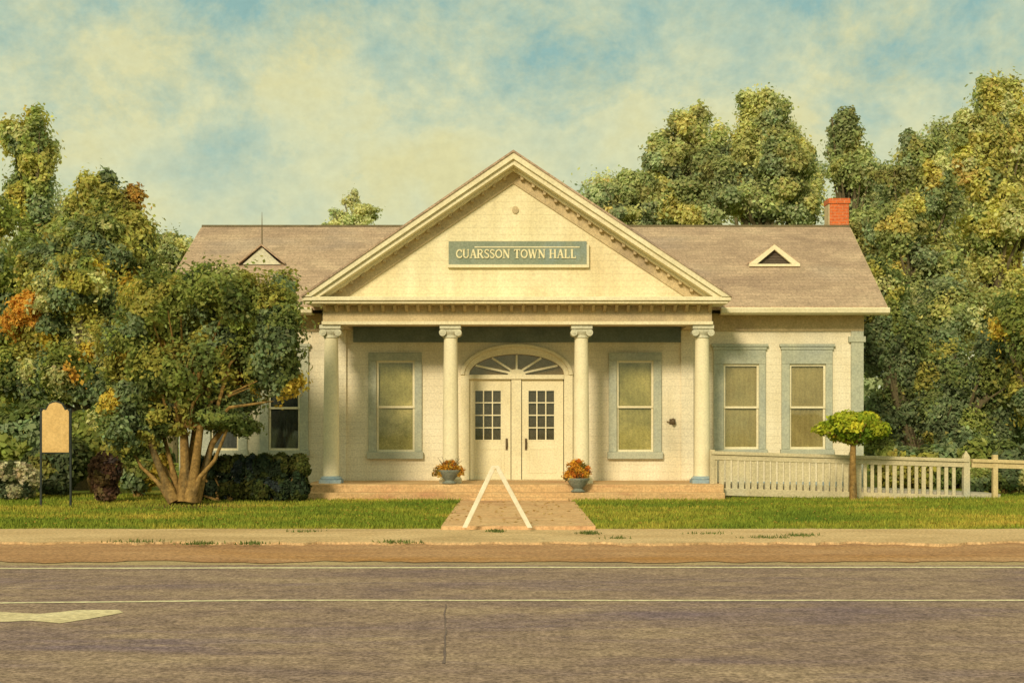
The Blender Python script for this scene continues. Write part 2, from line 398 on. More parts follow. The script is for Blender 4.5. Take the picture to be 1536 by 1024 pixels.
def tree(name, label, cat, px, Y, blobs, n, leaf, palette, trunk_r=.18, group=None, seed=1, far=True, fork=.35, hollow=.5, amp=.35, depth=.8):
    """blobs in photo measure at depth Y: (px, py, half width px, half height px)"""
    rr = random.Random(seed); s = Y / F; x = X(px, Y)
    root = empty(name, (x, Y, .13), label, cat, group)
    bl = []
    for (bx, by, rx, rz) in blobs:
        dy = rr.uniform(-.6, .6) * rx * s
        bl.append((X(bx, Y), Y + dy, Z(by, Y), rx * s, max(rx * s * depth, .3), rz * s))
    sub = []
    for b in bl:
        for k in range(7):
            th = rr.uniform(0, 6.28); ph = rr.uniform(-.5, 1.2); f = rr.uniform(.28, .5)
            sub.append((b[0] + math.cos(th) * math.cos(ph) * b[3] * .85, b[1] + math.sin(th) * math.cos(ph) * b[4] * .85, b[2] + math.sin(ph) * b[5] * .9, b[3] * f, b[4] * f, b[5] * f * rr.uniform(.7, 1.3)))
    full = [(b[0], b[1], b[2], b[3] * .84, b[4] * .84, b[5] * .84) for b in bl] + sub
    t = MB(); top = max(b[2] for b in bl); h = top - .1; tz = .13 + (min(b[2] - b[5] * .5 for b in bl) - .13) * .8
    tz = max(.8, tz)
    bend = rr.uniform(-.2, .2)
    t.tube([(x, Y, .05), (x + bend * .3, Y, tz * .5), (x + bend, Y + .1, tz)], [trunk_r * 1.35, trunk_r, trunk_r * .8], 9)
    for b in bl:
        mid = ((x + bend + b[0]) / 2 + rr.uniform(-.2, .2), (Y + b[1]) / 2, (tz + b[2]) / 2 - .15)
        t.tube([(x + bend, Y + .1, tz - .15), mid, (b[0], b[1], b[2]), (b[0] + rr.uniform(-.3, .3), b[1], b[2] + b[5] * .6)], [trunk_r * .6, trunk_r * .4, trunk_r * .22, .02], 6)
        for k in range(4):
            a = rr.uniform(0, 6.28); q = (b[0] + math.cos(a) * b[3] * .75, b[1] + math.sin(a) * b[4] * .7, b[2] + rr.uniform(-.3, .7) * b[5])
            t.tube([mid, ((mid[0] + q[0]) / 2, (mid[1] + q[1]) / 2, (mid[2] + q[2]) / 2 + .1), q], [trunk_r * .25, trunk_r * .15, .015], 5)
    t.build('trunk', M['bark_far' if far else 'bark'], root, smooth=True)
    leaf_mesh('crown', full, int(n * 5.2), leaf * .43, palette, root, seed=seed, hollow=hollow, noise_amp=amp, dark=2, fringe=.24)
    return root
exec_trees = []
# --- left side, tall trees
tree('tall_tree', 'tall narrow green tree rising highest at the left edge', 'tree', 45, 42,
     [(42, 215, 36, 42), (55, 245, 36, 34), (36, 272, 30, 26), (50, 310, 34, 45), (60, 380, 50, 60), (50, 470, 60, 70), (50, 570, 60, 70)], 12000, .17, pal(teal=.8, deep=1, org=.3, yel=.6, k=1.15, haze=.16), .22, 'trees left of the hall', seed=11)
tree('broad_tree', 'broad leafy tree with two rounded tops, left of the hall roof', 'tree', 145, 37,
     [(145, 295, 36, 36), (180, 312, 34, 34), (118, 330, 32, 30), (150, 380, 72, 55), (110, 430, 60, 50), (190, 440, 60, 60), (130, 520, 80, 60), (205, 370, 30, 46)], 17000, .16, pal(teal=1.1, deep=1.0, yel=.8, org=.6, haze=.12), .28, 'trees left of the hall', seed=12)
tree('autumn_tree', 'lower tree with ochre and orange leaf patches behind the small marker sign', 'tree', 120, 32,
     [(120, 440, 60, 45), (60, 480, 50, 50), (160, 500, 55, 50), (30, 560, 50, 55), (110, 560, 60, 50), (190, 565, 50, 50), (225, 470, 38, 50)], 16000, .13, pal(teal=.9, deep=.8, yel=2.4, org=4.5, olive=1.2), .2, 'trees left of the hall', seed=13)
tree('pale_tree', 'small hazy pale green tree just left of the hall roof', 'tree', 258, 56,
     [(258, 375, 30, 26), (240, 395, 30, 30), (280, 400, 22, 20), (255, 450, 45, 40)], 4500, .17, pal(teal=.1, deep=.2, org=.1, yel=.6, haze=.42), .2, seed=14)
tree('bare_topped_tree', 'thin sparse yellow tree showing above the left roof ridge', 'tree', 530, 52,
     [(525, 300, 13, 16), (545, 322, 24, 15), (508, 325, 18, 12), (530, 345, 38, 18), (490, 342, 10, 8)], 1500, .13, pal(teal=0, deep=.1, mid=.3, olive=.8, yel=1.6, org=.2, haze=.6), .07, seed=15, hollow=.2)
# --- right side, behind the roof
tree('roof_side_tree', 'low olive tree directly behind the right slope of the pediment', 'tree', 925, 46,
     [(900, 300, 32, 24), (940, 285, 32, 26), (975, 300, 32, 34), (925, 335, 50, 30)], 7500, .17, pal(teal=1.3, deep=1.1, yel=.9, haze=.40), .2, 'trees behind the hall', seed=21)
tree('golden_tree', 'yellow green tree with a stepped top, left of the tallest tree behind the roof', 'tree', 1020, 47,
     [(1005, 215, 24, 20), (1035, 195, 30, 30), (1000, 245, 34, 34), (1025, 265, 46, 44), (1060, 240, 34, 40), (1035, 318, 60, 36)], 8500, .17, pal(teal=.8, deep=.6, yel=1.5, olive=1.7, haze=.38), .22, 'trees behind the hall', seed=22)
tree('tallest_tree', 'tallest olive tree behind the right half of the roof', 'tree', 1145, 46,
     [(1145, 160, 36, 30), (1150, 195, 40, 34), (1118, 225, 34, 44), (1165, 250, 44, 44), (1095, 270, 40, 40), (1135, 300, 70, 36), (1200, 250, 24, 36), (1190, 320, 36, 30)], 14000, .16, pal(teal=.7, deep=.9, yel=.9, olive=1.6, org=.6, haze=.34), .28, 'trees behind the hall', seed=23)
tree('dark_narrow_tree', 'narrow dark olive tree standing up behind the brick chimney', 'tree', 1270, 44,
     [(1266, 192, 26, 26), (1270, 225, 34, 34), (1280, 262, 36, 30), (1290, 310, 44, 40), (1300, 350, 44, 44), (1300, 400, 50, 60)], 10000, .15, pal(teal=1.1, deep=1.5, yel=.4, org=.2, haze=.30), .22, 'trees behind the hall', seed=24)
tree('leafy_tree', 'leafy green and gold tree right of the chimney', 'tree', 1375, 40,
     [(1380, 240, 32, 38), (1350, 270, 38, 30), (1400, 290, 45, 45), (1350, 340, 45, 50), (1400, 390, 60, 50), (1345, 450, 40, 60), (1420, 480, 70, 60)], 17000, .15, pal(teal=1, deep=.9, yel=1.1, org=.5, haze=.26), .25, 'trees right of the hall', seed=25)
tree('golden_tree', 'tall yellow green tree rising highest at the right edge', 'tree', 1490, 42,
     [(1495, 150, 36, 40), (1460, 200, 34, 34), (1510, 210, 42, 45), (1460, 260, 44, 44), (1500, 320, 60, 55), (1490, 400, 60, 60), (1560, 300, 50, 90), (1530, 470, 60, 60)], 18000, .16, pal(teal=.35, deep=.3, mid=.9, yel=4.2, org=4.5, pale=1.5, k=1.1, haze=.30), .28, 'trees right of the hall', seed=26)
tree('dark_thicket_tree', 'dark blue green tree filling the shade behind the ramp railing', 'tree', 1385, 36,
     [(1345, 530, 46, 60), (1420, 560, 60, 60), (1345, 620, 48, 55), (1420, 640, 60, 50), (1500, 560, 60, 60), (1500, 650, 60, 50), (1320, 670, 30, 40), (1312, 500, 34, 50), (1330, 440, 40, 50)], 17000, .13, pal(teal=2.6, deep=1.3, mid=.7, olive=.5, yel=.3, org=.15, haze=.10), .22, 'trees right of the hall', seed=27)
tree('side_tree', 'light green drooping tree low at the right edge', 'tree', 1560, 34,
     [(1560, 520, 60, 60), (1520, 480, 40, 40), (1580, 600, 60, 60), (1600, 400, 50, 80)], 8000, .14, pal(teal=.5, deep=.5, yel=1.0, pale=2), .2, 'trees right of the hall', seed=28)
tree('edge_tree', 'large olive tree continuing out of frame at the left edge', 'tree', -60, 38,
     [(-60, 330, 70, 80), (-30, 450, 70, 70), (-90, 500, 80, 90), (-20, 590, 60, 60)], 8000, .17, pal(yel=1.2, pale=1.5), .26, 'trees left of the hall', seed=29)
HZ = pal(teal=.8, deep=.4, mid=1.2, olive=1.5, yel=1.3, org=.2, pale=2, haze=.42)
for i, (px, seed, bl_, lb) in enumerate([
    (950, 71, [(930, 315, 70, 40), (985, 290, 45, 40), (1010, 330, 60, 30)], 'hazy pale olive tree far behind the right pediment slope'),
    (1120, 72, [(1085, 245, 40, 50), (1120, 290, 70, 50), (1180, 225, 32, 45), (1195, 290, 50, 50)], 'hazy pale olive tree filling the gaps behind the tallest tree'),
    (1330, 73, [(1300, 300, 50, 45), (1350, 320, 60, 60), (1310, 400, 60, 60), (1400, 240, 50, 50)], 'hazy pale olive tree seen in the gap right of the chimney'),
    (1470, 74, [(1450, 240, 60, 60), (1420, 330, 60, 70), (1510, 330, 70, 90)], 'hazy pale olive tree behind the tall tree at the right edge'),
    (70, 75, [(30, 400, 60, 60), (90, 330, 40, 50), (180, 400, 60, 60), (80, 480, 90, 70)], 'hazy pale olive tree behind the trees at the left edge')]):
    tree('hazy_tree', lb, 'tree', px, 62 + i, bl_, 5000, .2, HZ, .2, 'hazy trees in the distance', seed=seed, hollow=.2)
# far off woodland that reads as one mass
fb = [(x, 95 + 8 * math.sin(x), 2.5 + 1.5 * math.sin(x * .37), 6, 4, 5.0 + 1.2 * math.sin(x * .8)) for x in range(-95, 96, 7)]
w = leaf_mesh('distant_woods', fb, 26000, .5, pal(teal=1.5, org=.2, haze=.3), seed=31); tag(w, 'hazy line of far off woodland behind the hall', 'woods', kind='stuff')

# --- multi-stemmed tree in front of left wing
Yt = 25.6; st = Yt / F
root = empty('multi_stemmed_tree', (X(275, Yt), Yt, .13), 'dense round tree with several leaning trunks in front of the left wing', 'tree')
t = MB()
def P(px, py, dy=0): return (X(px, Yt + dy), Yt + dy, Z(py, Yt + dy))
stems = [([(262, 752), (245, 715), (228, 672), (216, 640), (212, 600)], .13, -.1), ([(268, 752), (262, 720), (235, 690), (222, 650)], .10, .1), ([(276, 752), (278, 700), (276, 650), (268, 600), (255, 540)], .17, 0),
         ([(286, 752), (292, 705), (298, 660), (305, 610), (310, 545)], .16, -.12), ([(292, 752), (306, 705), (318, 665), (345, 628), (375, 612), (400, 600)], .12, .1), ([(282, 752), (285, 690), (292, 640), (330, 590), (350, 540)], .10, .25), ([(270, 752), (258, 700), (246, 655), (240, 600)], .09, .2), ([(286, 752), (300, 715), (322, 690), (338, 650), (352, 620)], .08, -.2), ([(260, 752), (236, 722), (212, 700), (196, 672)], .08, -.15)]
for pts, r, dy in stems:
    q = [P(a, b, dy * .45 * (i + 1) + .06 * i) for i, (a, b) in enumerate(pts)]; n_ = len(q); r *= .60
    t.tube(q, [r * (1.15 - .75 * i / (n_ - 1)) + (.05 if i == 0 else 0) for i in range(n_)], 10)
for k in range(46):
    rr = random.Random(k); a = rr.uniform(200, 420); b = rr.uniform(450, 610)
    t.tube([P(278 + (a - 278) * .3, 640, 0), P((a + 278) / 2, (b + 640) / 2 - 10, rr.uniform(-.5, .5)), P(a, b, rr.uniform(-1.2, 1.2))], [.05, .03, .01], 5)
t.build('trunk', M['bark'], root, smooth=True)
bl = []
for (bx, by, rx, rz) in [(240, 470, 52, 58), (285, 445, 60, 42), (345, 450, 60, 50), (400, 470, 46, 44), (425, 505, 36, 60), (395, 545, 50, 44), (330, 540, 70, 56), (250, 560, 65, 52), (200, 530, 46, 52), (300, 495, 70, 50), (270, 618, 40, 22), (212, 650, 34, 26), (186, 640, 26, 28), (250, 640, 30, 14), (196, 668, 26, 20), (212, 600, 40, 34), (330, 628, 40, 18), (205, 622, 34, 24), (365, 640, 24, 14), (240, 625, 26, 22), (215, 598, 40, 34), (290, 610, 40, 22), (345, 600, 40, 26), (178, 590, 34, 40), (432, 570, 26, 26), (418, 425, 22, 26)]:
    bl.append((X(bx, Yt), Yt + random.uniform(-.5, .5), Z(by, Yt), rx * st, rx * st * 1.05, rz * st))
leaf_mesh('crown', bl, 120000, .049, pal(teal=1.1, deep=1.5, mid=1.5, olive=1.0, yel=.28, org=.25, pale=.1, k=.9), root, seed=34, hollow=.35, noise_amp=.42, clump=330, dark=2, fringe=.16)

# --- hedges and shrubs
def shrub(name, label, cat, px, Y, blobs, n, leaf, palette, group=None, seed=1, hollow=.6, amp=.12, clump=None):
    s = Y / F; root = empty(name, (X(px, Y), Y, .13), label, cat, group); rr = random.Random(seed)
    bl = [(X(a, Y), Y + rr.uniform(-.1, .1), Z(b, Y), c * s, max(c, 18) * s, d * s) for a, b, c, d in blobs]
    t = MB()
    for b in bl:
        for k in range(7):
            a = rr.uniform(0, 6.28)
            t.tube([(X(px, Y) + .04 * math.cos(a), Y + .04 * math.sin(a), .10), (b[0] + math.cos(a) * b[3] * .3, b[1] + math.sin(a) * b[4] * .3, max(.2, b[2] - b[5] * .4)), (b[0] + math.cos(a) * b[3] * .7, b[1] + math.sin(a) * b[4] * .7, b[2] + b[5] * rr.uniform(0, .6))], [.025, .016, .006], 5)
    t.build('stem', M['bark'], root)
    leaf_mesh('foliage', bl, n, leaf, palette, root, seed=seed, hollow=hollow, noise_amp=amp, clump=clump)
    return root
dk = [(.055, .08, .045, 3), (.075, .095, .03, 2), (.11, .12, .035, 1), (.05, .065, .065, 1)]
def box_blobs(x0, x1, y0, y1, nx, nz):
    out = []
    for i in range(nx):
        for j in range(nz):
            out.append((x0 + (x1 - x0) * (i + .5) / nx, y0 + (y1 - y0) * (j + .5) / nz, (x1 - x0) / nx * .68, (y1 - y0) / nz * .62))
    return out
shrub('clipped_hedge', 'wide dark clipped hedge behind the multi stemmed tree trunks', 'hedge', 340, 27.0, box_blobs(288, 388, 684, 747, 5, 2), 11000, .045, dk, 'clipped hedges below the left wing', seed=41, clump=40)
shrub('clipped_hedge', 'rounded dark clipped hedge touching the left end of the porch base', 'hedge', 422, 26.8, box_blobs(384, 460, 683, 750, 3, 2), 11000, .045, dk, 'clipped hedges below the left wing', seed=42, clump=40)
shrub('purple_shrub', 'round purple brown shrub right of the small marker sign', 'shrub', 160, 26.5, [(160, 704, 25, 28), (155, 720, 20, 20), (165, 699, 18, 20), (160, 736, 18, 16)], 5500, .05, [(.19, .11, .07, 3), (.14, .09, .07, 2), (.25, .17, .08, 1), (.15, .11, .11, .6)], seed=43, clump=50)
shrub('pale_shrub', 'pale cream flowering shrub at the left edge', 'shrub', 22, 27.5, [(20, 708, 30, 18), (40, 718, 24, 18), (-10, 712, 30, 20), (25, 736, 30, 14)], 5000, .05, [(.70, .62, .42, 3), (.50, .46, .28, 2), (.16, .18, .08, 2), (.10, .13, .07, 1)], seed=44, clump=70)
shrub('low_bush', 'dark teal bush behind the posts of the marker sign', 'shrub', 85, 29, [(85, 715, 32, 30), (60, 700, 26, 30), (110, 690, 30, 36)], 5000, .07, pal(teal=2.4, deep=1, yel=.05, org=.02, k=.42), seed=45)
shrub('low_bush', 'leafy green bush left of the leaning trunks, beside the purple shrub', 'shrub', 205, 28.5, [(205, 705, 34, 34), (230, 690, 30, 34), (190, 680, 30, 30)], 5500, .07, pal(teal=.8, deep=1, mid=2, olive=2, yel=1, org=.4), seed=46)
shrub('low_bush', 'tangled dark bush at the far left behind the pale shrub', 'shrub', 10, 30.5, [(10, 660, 50, 50), (-30, 690, 50, 50), (60, 650, 50, 50)], 6000, .09, pal(teal=1.8, deep=1.2, yel=.4, org=.2), seed=47)
shrub('low_bush', 'mixed green bush in the gap between marker sign and purple shrub', 'shrub', 140, 30.5, [(135, 660, 44, 44), (170, 640, 40, 44), (205, 640, 30, 40)], 6500, .09, pal(teal=1.2, deep=1.2, mid=1.4, org=.8), seed=48)
shrub('low_bush', 'shadowy bush behind the bare end of the ramp railing', 'shrub', 1440, 33, [(1400, 700, 50, 36), (1450, 690, 50, 44), (1510, 700, 50, 40), (1350, 700, 40, 34)], 8000, .08, pal(teal=2.6, deep=1.2, mid=.9, yel=.15, org=.05), seed=49)
shrub('low_bush', 'grassy green bush between the bare wooden rail post and the frame edge', 'shrub', 1500, 29.6, [(1470, 718, 24, 20), (1515, 715, 26, 22), (1545, 715, 30, 24)], 3000, .06, pal(teal=1.0, mid=1.5, olive=1.2, pale=1.4, yel=.4, org=.05), seed=50)

# --- small topiary tree in front of the ramp railing
Yp = 27.4
root = empty('small_round_tree', (X(1280, Yp), Yp, .13), 'small bright green tree with a flattened crown in front of the ramp railing', 'tree')
t = MB(); t.tube([(X(1280, Yp), Yp, .08), (X(1279, Yp), Yp, Z(700, Yp)), (X(1280, Yp), Yp, Z(655, Yp))], [.085, .065, .055], 10)
for k in range(14):
    a = k * .7; t.tube([(X(1280, Yp), Yp, Z(668, Yp)), (X(1280, Yp) + .3 * math.cos(a), Yp + .3 * math.sin(a), Z(655, Yp)), (X(1280, Yp) + .62 * math.cos(a), Yp + .55 * math.sin(a), Z(640 - 8 * math.sin(k), Yp))], [.03, .02, .008], 5)
t.build('trunk', M['bark'], root, smooth=True)
s = Yp / F
bl = [(X(a, Yp), Yp + dy, Z(b, Yp), c * s, c * s, d * s) for a, b, c, d, dy in [(1278, 636, 44, 19, 0), (1250, 644, 30, 13, .1), (1308, 644, 28, 14, -.1), (1278, 654, 34, 13, .1), (1265, 630, 24, 15, -.2), (1300, 630, 24, 14, .2)]]
leaf_mesh('crown', bl, 7500, .045, [(.30, .40, .04, 2), (.46, .50, .05, 3), (.60, .56, .06, 1.5), (.20, .30, .04, 2)], root, seed=51, clump=70, hollow=.3, noise_amp=.18)

# ------------------------------------------------------------ the hall
hall = empty('town_hall', (0, 30, .13), 'cream painted town hall with pedimented porch, four columns and brown shingled roof', 'building')
W0, W1, YW, WT = -7.45, 7.87, 30.0, 4.15
s30 = .015
def x30(px): return X(px, YW)
def z30(py): return Z(py, YW)
wins = [  # glass x0,x1,ytop,ybot ; casing margins l r top bottom ; shade
    ('porch', 565, 622, 541, 677, 12, 11, 12, 11, 'blind'),
    ('porch', 925, 980, 541, 677, 12, 12, 12, 11, 'blind'),
    ('wing', 1085, 1138, 546, 673, 15, 10, 26, 8, 'blind2'),
    ('wing', 1184, 1238, 546, 673, 12, 10, 26, 8, 'blind2'),
    ('wing', 403, 450, 546, 675, 13, 13, 26, 8, 'slate'),
    ('wing', 316, 358, 546, 675, 13, 13, 26, 8, 'slate')]
DX0, DX1, DT, FT = x30(704), x30(846), z30(562), z30(531)
PF = .45
opens = [(x30(a), x30(b), z30(d), z30(c)) for _, a, b, c, d, *_r in wins] + [(DX0, DX1, PF - .4, FT)]
def grid_wall(x0, x1, z0, z1, y, ops):
    m = MB(); xs_ = sorted({x0, x1, *[o[0] for o in ops], *[o[1] for o in ops]}); zs_ = sorted({z0, z1, *[o[2] for o in ops], *[o[3] for o in ops]})
    for i in range(len(xs_) - 1):
        for j in range(len(zs_) - 1):
            cx, cz = (xs_[i] + xs_[i + 1]) / 2, (zs_[j] + zs_[j + 1]) / 2
            if any(o[0] < cx < o[1] and o[2] < cz < o[3] for o in ops): continue
            m.add([(xs_[i], y, zs_[j]), (xs_[i + 1], y, zs_[j]), (xs_[i + 1], y, zs_[j + 1]), (xs_[i], y, zs_[j + 1])], [(0, 1, 2, 3)])
    return m
wm = grid_wall(W0, W1, .05, WT, YW, opens)
cxd = (DX0 + DX1) / 2; aw = (DX1 - DX0) / 2; ah = FT - DT
ell = [(cxd + aw * math.cos(math.pi * k / 24), DT + ah * math.sin(math.pi * k / 24)) for k in range(25)]
for k in range(24):
    (a, b), (c, d) = ell[k], ell[k + 1]
    wm.add([(a, YW, b), (a, YW, FT), (c, YW, FT), (c, YW, d)], [(0, 1, 2, 3)])
for x in (W0, W1):   # side walls with gable
    wm.add([(x, YW, .05), (x, 38, .05), (x, 38, WT), (x, 34, WT + 2.2), (x, YW, WT)], [(0, 1, 2, 3, 4)])
wm.add([(W0, 38, .05), (W1, 38, .05), (W1, 38, WT), (W0, 38, WT)], [(0, 1, 2, 3)])
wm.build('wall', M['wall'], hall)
# inside: dark floor and back so glass shows a room
MB().box(W0 + .1, W1 - .1, YW + 1.4, YW + 1.5, .1, 4.0).build('inner_wall', M['interior'], hall)
# trim
for a, b in ((W0 - .04, X(484, 30) - .02), (4.3, W1 + .04)):
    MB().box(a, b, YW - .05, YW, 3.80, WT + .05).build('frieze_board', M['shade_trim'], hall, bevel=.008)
f = MB(); f.box(x30(1276), W1 + .03, YW - .06, YW + .3, .1, 3.80); f.box(x30(1272), W1 + .07, YW - .09, YW + .3, 3.55, 3.68)
f.build('corner_board', M['blue'], hall, bevel=.01)
f = MB(); f.box(W0 - .03, W0 + .26, YW - .06, YW + .3, .1, 3.80); f.box(W0 - .07, W0 + .3, YW - .09, YW + .3, 3.55, 3.68)
f.build('corner_board', M['blue'], hall, bevel=.01)
for a, b in ((500, 520), (1021, 1040)):
    MB().box(x30(a), x30(b), YW - .07, YW, PF, 3.82).build('pilaster', M['wall'], hall, bevel=.01)
# water table board
for a, b in ((W0 - .02, X(453, 30)), (4.4, W1 + .02)): MB().box(a, b, YW - .04, YW, .08, .42).build('base_board', M['plinth'], hall)
def window(kind, a, b, c, d, ml, mr, mt, mb, shade):
    x0, x1, z1, z0 = x30(a), x30(b), z30(c), z30(d); k = s30
    fr = MB(); y0, y1 = YW - .055, YW + .06
    fr.box(x0 - ml * k, x0 - .002, y0, y1, z0 - .002, z1 + .002); fr.box(x1 + .002, x1 + mr * k, y0, y1, z0 - .002, z1 + .002)
    fr.box(x0 - ml * k, x1 + mr * k, y0 - .004, y1, z1 + .003, z1 + mt * k)
    if kind == 'wing':
        fr.box(x0 - ml * k - .05, x1 + mr * k + .05, y0 - .05, YW, z1 + mt * k, z1 + mt * k + .06)
        fr.box(x0 - ml * k - .02, x1 + mr * k + .02, y0 - .025, YW, z1 + mt * k - .07, z1 + mt * k - .001)
    o = fr.build('window', M['blue'], hall, bevel=.008)
    sl = MB(); sl.box(x0 - ml * k - .03, x1 + mr * k + .03, y0 - .06, y1, z0 - mb * k, z0 - .004); sl.build('sill', M['blue'], o, bevel=.01)
    sa = MB(); t = .045; zm = (z0 + z1) / 2 - .02
    for (za, zb, y) in ((z0, zm + .02, YW + .03), (zm - .02, z1, YW + .0)):
        sa.box(x0, x0 + t, y, y + .035, za, zb); sa.box(x1 - t, x1, y, y + .035, za, zb)
        sa.box(x0 + t, x1 - t, y - .001, y + .034, za, za + t); sa.box(x0 + t, x1 - t, y - .001, y + .034, zb - t, zb)
    sa.build('sash', M['trim'], o)
    gl = MB(); gl.box(x0 + t, x1 - t, YW + .045, YW + .05, z0 + t, zm); gl.box(x0 + t, x1 - t, YW + .015, YW + .02, zm, z1 - t)
    gl.build('pane', M['glass'], o)
    if shade != 'interior':
        bd = MB(); n = 14
        for i in range(n):
            xa = x0 - .02 + (x1 - x0 + .04) * i / n; xb = x0 - .02 + (x1 - x0 + .04) * (i + 1) / n
            ya = YW + .066 + .008 * (i % 2); yb = YW + .066 + .008 * ((i + 1) % 2)
            bd.add([(xa, ya, z0), (xb, yb, z0), (xb, yb, z1), (xa, ya, z1)], [(0, 1, 2, 3)])
        bd.build('curtain', M[shade], o)
    return o
for w_ in wins: window(*w_)
# entrance: arched surround, fanlight, doors
ent = MB()
def arch_band(m, a0, b0, a1, b1, cz, y0, y1, n=32):
    vs = []
    for k in range(n + 1):
        th = math.pi * k / n; c, s_ = math.cos(th), math.sin(th)
        for (a, b, y) in ((a0, b0, y0), (a1, b1, y0), (a1, b1, y1), (a0, b0, y1)): vs.append((cxd + a * c, y, cz + b * s_))
    fs = [(4 * k + i, 4 * k + (i + 1) % 4, 4 * k + 4 + (i + 1) % 4, 4 * k + 4 + i) for k in range(n) for i in range(4)]
    m.add(vs, fs + [(0, 1, 2, 3), (4 * n + 3, 4 * n + 2, 4 * n + 1, 4 * n)])
ow, oh = x30(859) - cxd, z30(516) - DT
arch_band(ent, aw - .0, ah - .0, ow - .09, oh - .07, DT, YW - .07, YW + .1)
arch_band(ent, ow - .088, oh - .068, ow, oh, DT, YW - .11, YW + .02)
for sg in (-1, 1):
    xa, xb = cxd + sg * aw, cxd + sg * ow
    ent.box(min(xa, xb), max(xa, xb), YW - .07, YW + .1, PF, DT - .002)
ent.box(cxd - aw + .001, cxd + aw - .001, YW - .09, YW + .1, DT - .10, DT)
ent.build('door_surround', M['trim'], hall, bevel=.008)
fan = MB()
for k, th in enumerate((28, 58, 90, 122, 152)):
    c, s_ = math.cos(R(th)), math.sin(R(th)); fan.bar((cxd + .13 * c, DT + .08 * s_), (cxd + (aw - .02) * c, DT + (ah - .02) * s_), .045, YW - .02 - .002 * k, YW + .03)
arch_band(fan, .001, .001, .2, .13, DT, YW - .035, YW + .035, 12)
fan.build('fanlight', M['trim'], hall)
gm = MB(); gm.prism([(cxd + (aw - .01) * math.cos(math.pi * k / 24), DT + (ah - .01) * math.sin(math.pi * k / 24)) for k in range(25)], YW + .04, YW + .045)
gm.build('fanlight_pane', M['glass'], hall)
MB().prism([(cxd + aw * math.cos(math.pi * k / 24), DT + ah * math.sin(math.pi * k / 24)) for k in range(25)], YW + .07, YW + .08).build('fanlight_recess', mottled('fanlight_shade', (.30, .20, .10), (.42, .29, .15), 3), hall)
MB().box(x30(767), x30(782), YW - .05, YW + .09, PF, DT - .102).build('door_post', M['trim'], hall, bevel=.008)
def door(pa, pb, ga, gb, hx):
    x0, x1 = x30(pa), x30(pb); z0, z1 = PF + .02, DT - .105; yy = YW + .0
    gx0, gx1, gz0, gz1 = x30(ga), x30(gb), z30(660), z30(585)
    m = MB()
    m.box(x0, gx0, yy, yy + .05, z0, z1); m.box(gx1, x1, yy, yy + .05, z0, z1)
    m.box(gx0, gx1, yy, yy + .05, z0, gz0); m.box(gx0, gx1, yy, yy + .05, gz1, z1)
    # lower raised panel moulding
    px0, px1, pz0, pz1 = x0 + .14, x1 - .14, PF + .16, PF + .72
    for (a, b, c, d) in ((px0, px1, pz0, pz0 + .03), (px0, px1, pz1 - .03, pz1), (px0, px0 + .03, pz0 + .03, pz1 - .03), (px1 - .03, px1, pz0 + .03, pz1 - .03)):
        m.box(a, b, yy - .008, yy, c, d)
    o = m.build('door', M['trim'], hall, bevel=.006)
    mu = MB(); nx, nz = 3, 4; w = .026
    for i in range(nx + 1):
        x = gx0 + (gx1 - gx0) * i / nx; mu.box(x - w / 2, x + w / 2, yy - .004, yy + .03, gz0, gz1)
    for j in range(nz + 1):
        z = gz0 + (gz1 - gz0) * j / nz; mu.box(gx0, gx1, yy - .007, yy + .028, z - w / 2, z + w / 2)
    mu.build('glazing_bars', M['trim'], o)
    MB().box(gx0, gx1, yy + .035, yy + .04, gz0, gz1).build('pane', M['glass'], o)
    MB().box(gx0 - .01, gx1 + .01, yy + .06, yy + .065, gz0 - .01, gz1 + .01).build('pane_dark_backing', M['interior'], o)  # dark sheet standing for the unlit room behind the door glass
    h = MB(); hx = x30(hx); hz = z30(666); h.box(hx - .025, hx + .025, yy - .012, yy, hz - .13, hz + .13)
    h.tube([(hx, yy - .01, hz + .09), (hx, yy - .06, hz + .07), (hx, yy - .065, hz - .05), (hx, yy - .01, hz - .08)], [.012] * 4, 6)
    h.build('handle', M['iron'], o)
door(704, 766, 712, 752, 760); door(783, 845, 792, 832, 789)
MB().box(x30(700), x30(850), YW - .16, YW + .1, PF + .001, PF + .02).build('threshold', M['shade_trim'], hall)

# porch base and steps
X0, X1 = X(456, 27.9), X(1086, 27.9)
p = MB(); p.box(X0, X1, 27.9, 29.99, .05, PF)
p.box(X0 + .03, X1 - .03, 27.55, 27.895, .05, PF - .16)
p.build('porch_base', M['porch'], hall, bevel=.02)
p = MB(); p.box(X(705, 27.3), X(853, 27.3), 27.32, 27.545, .05, .2); p.build('bottom_step', M['porch'], hall, bevel=.015)
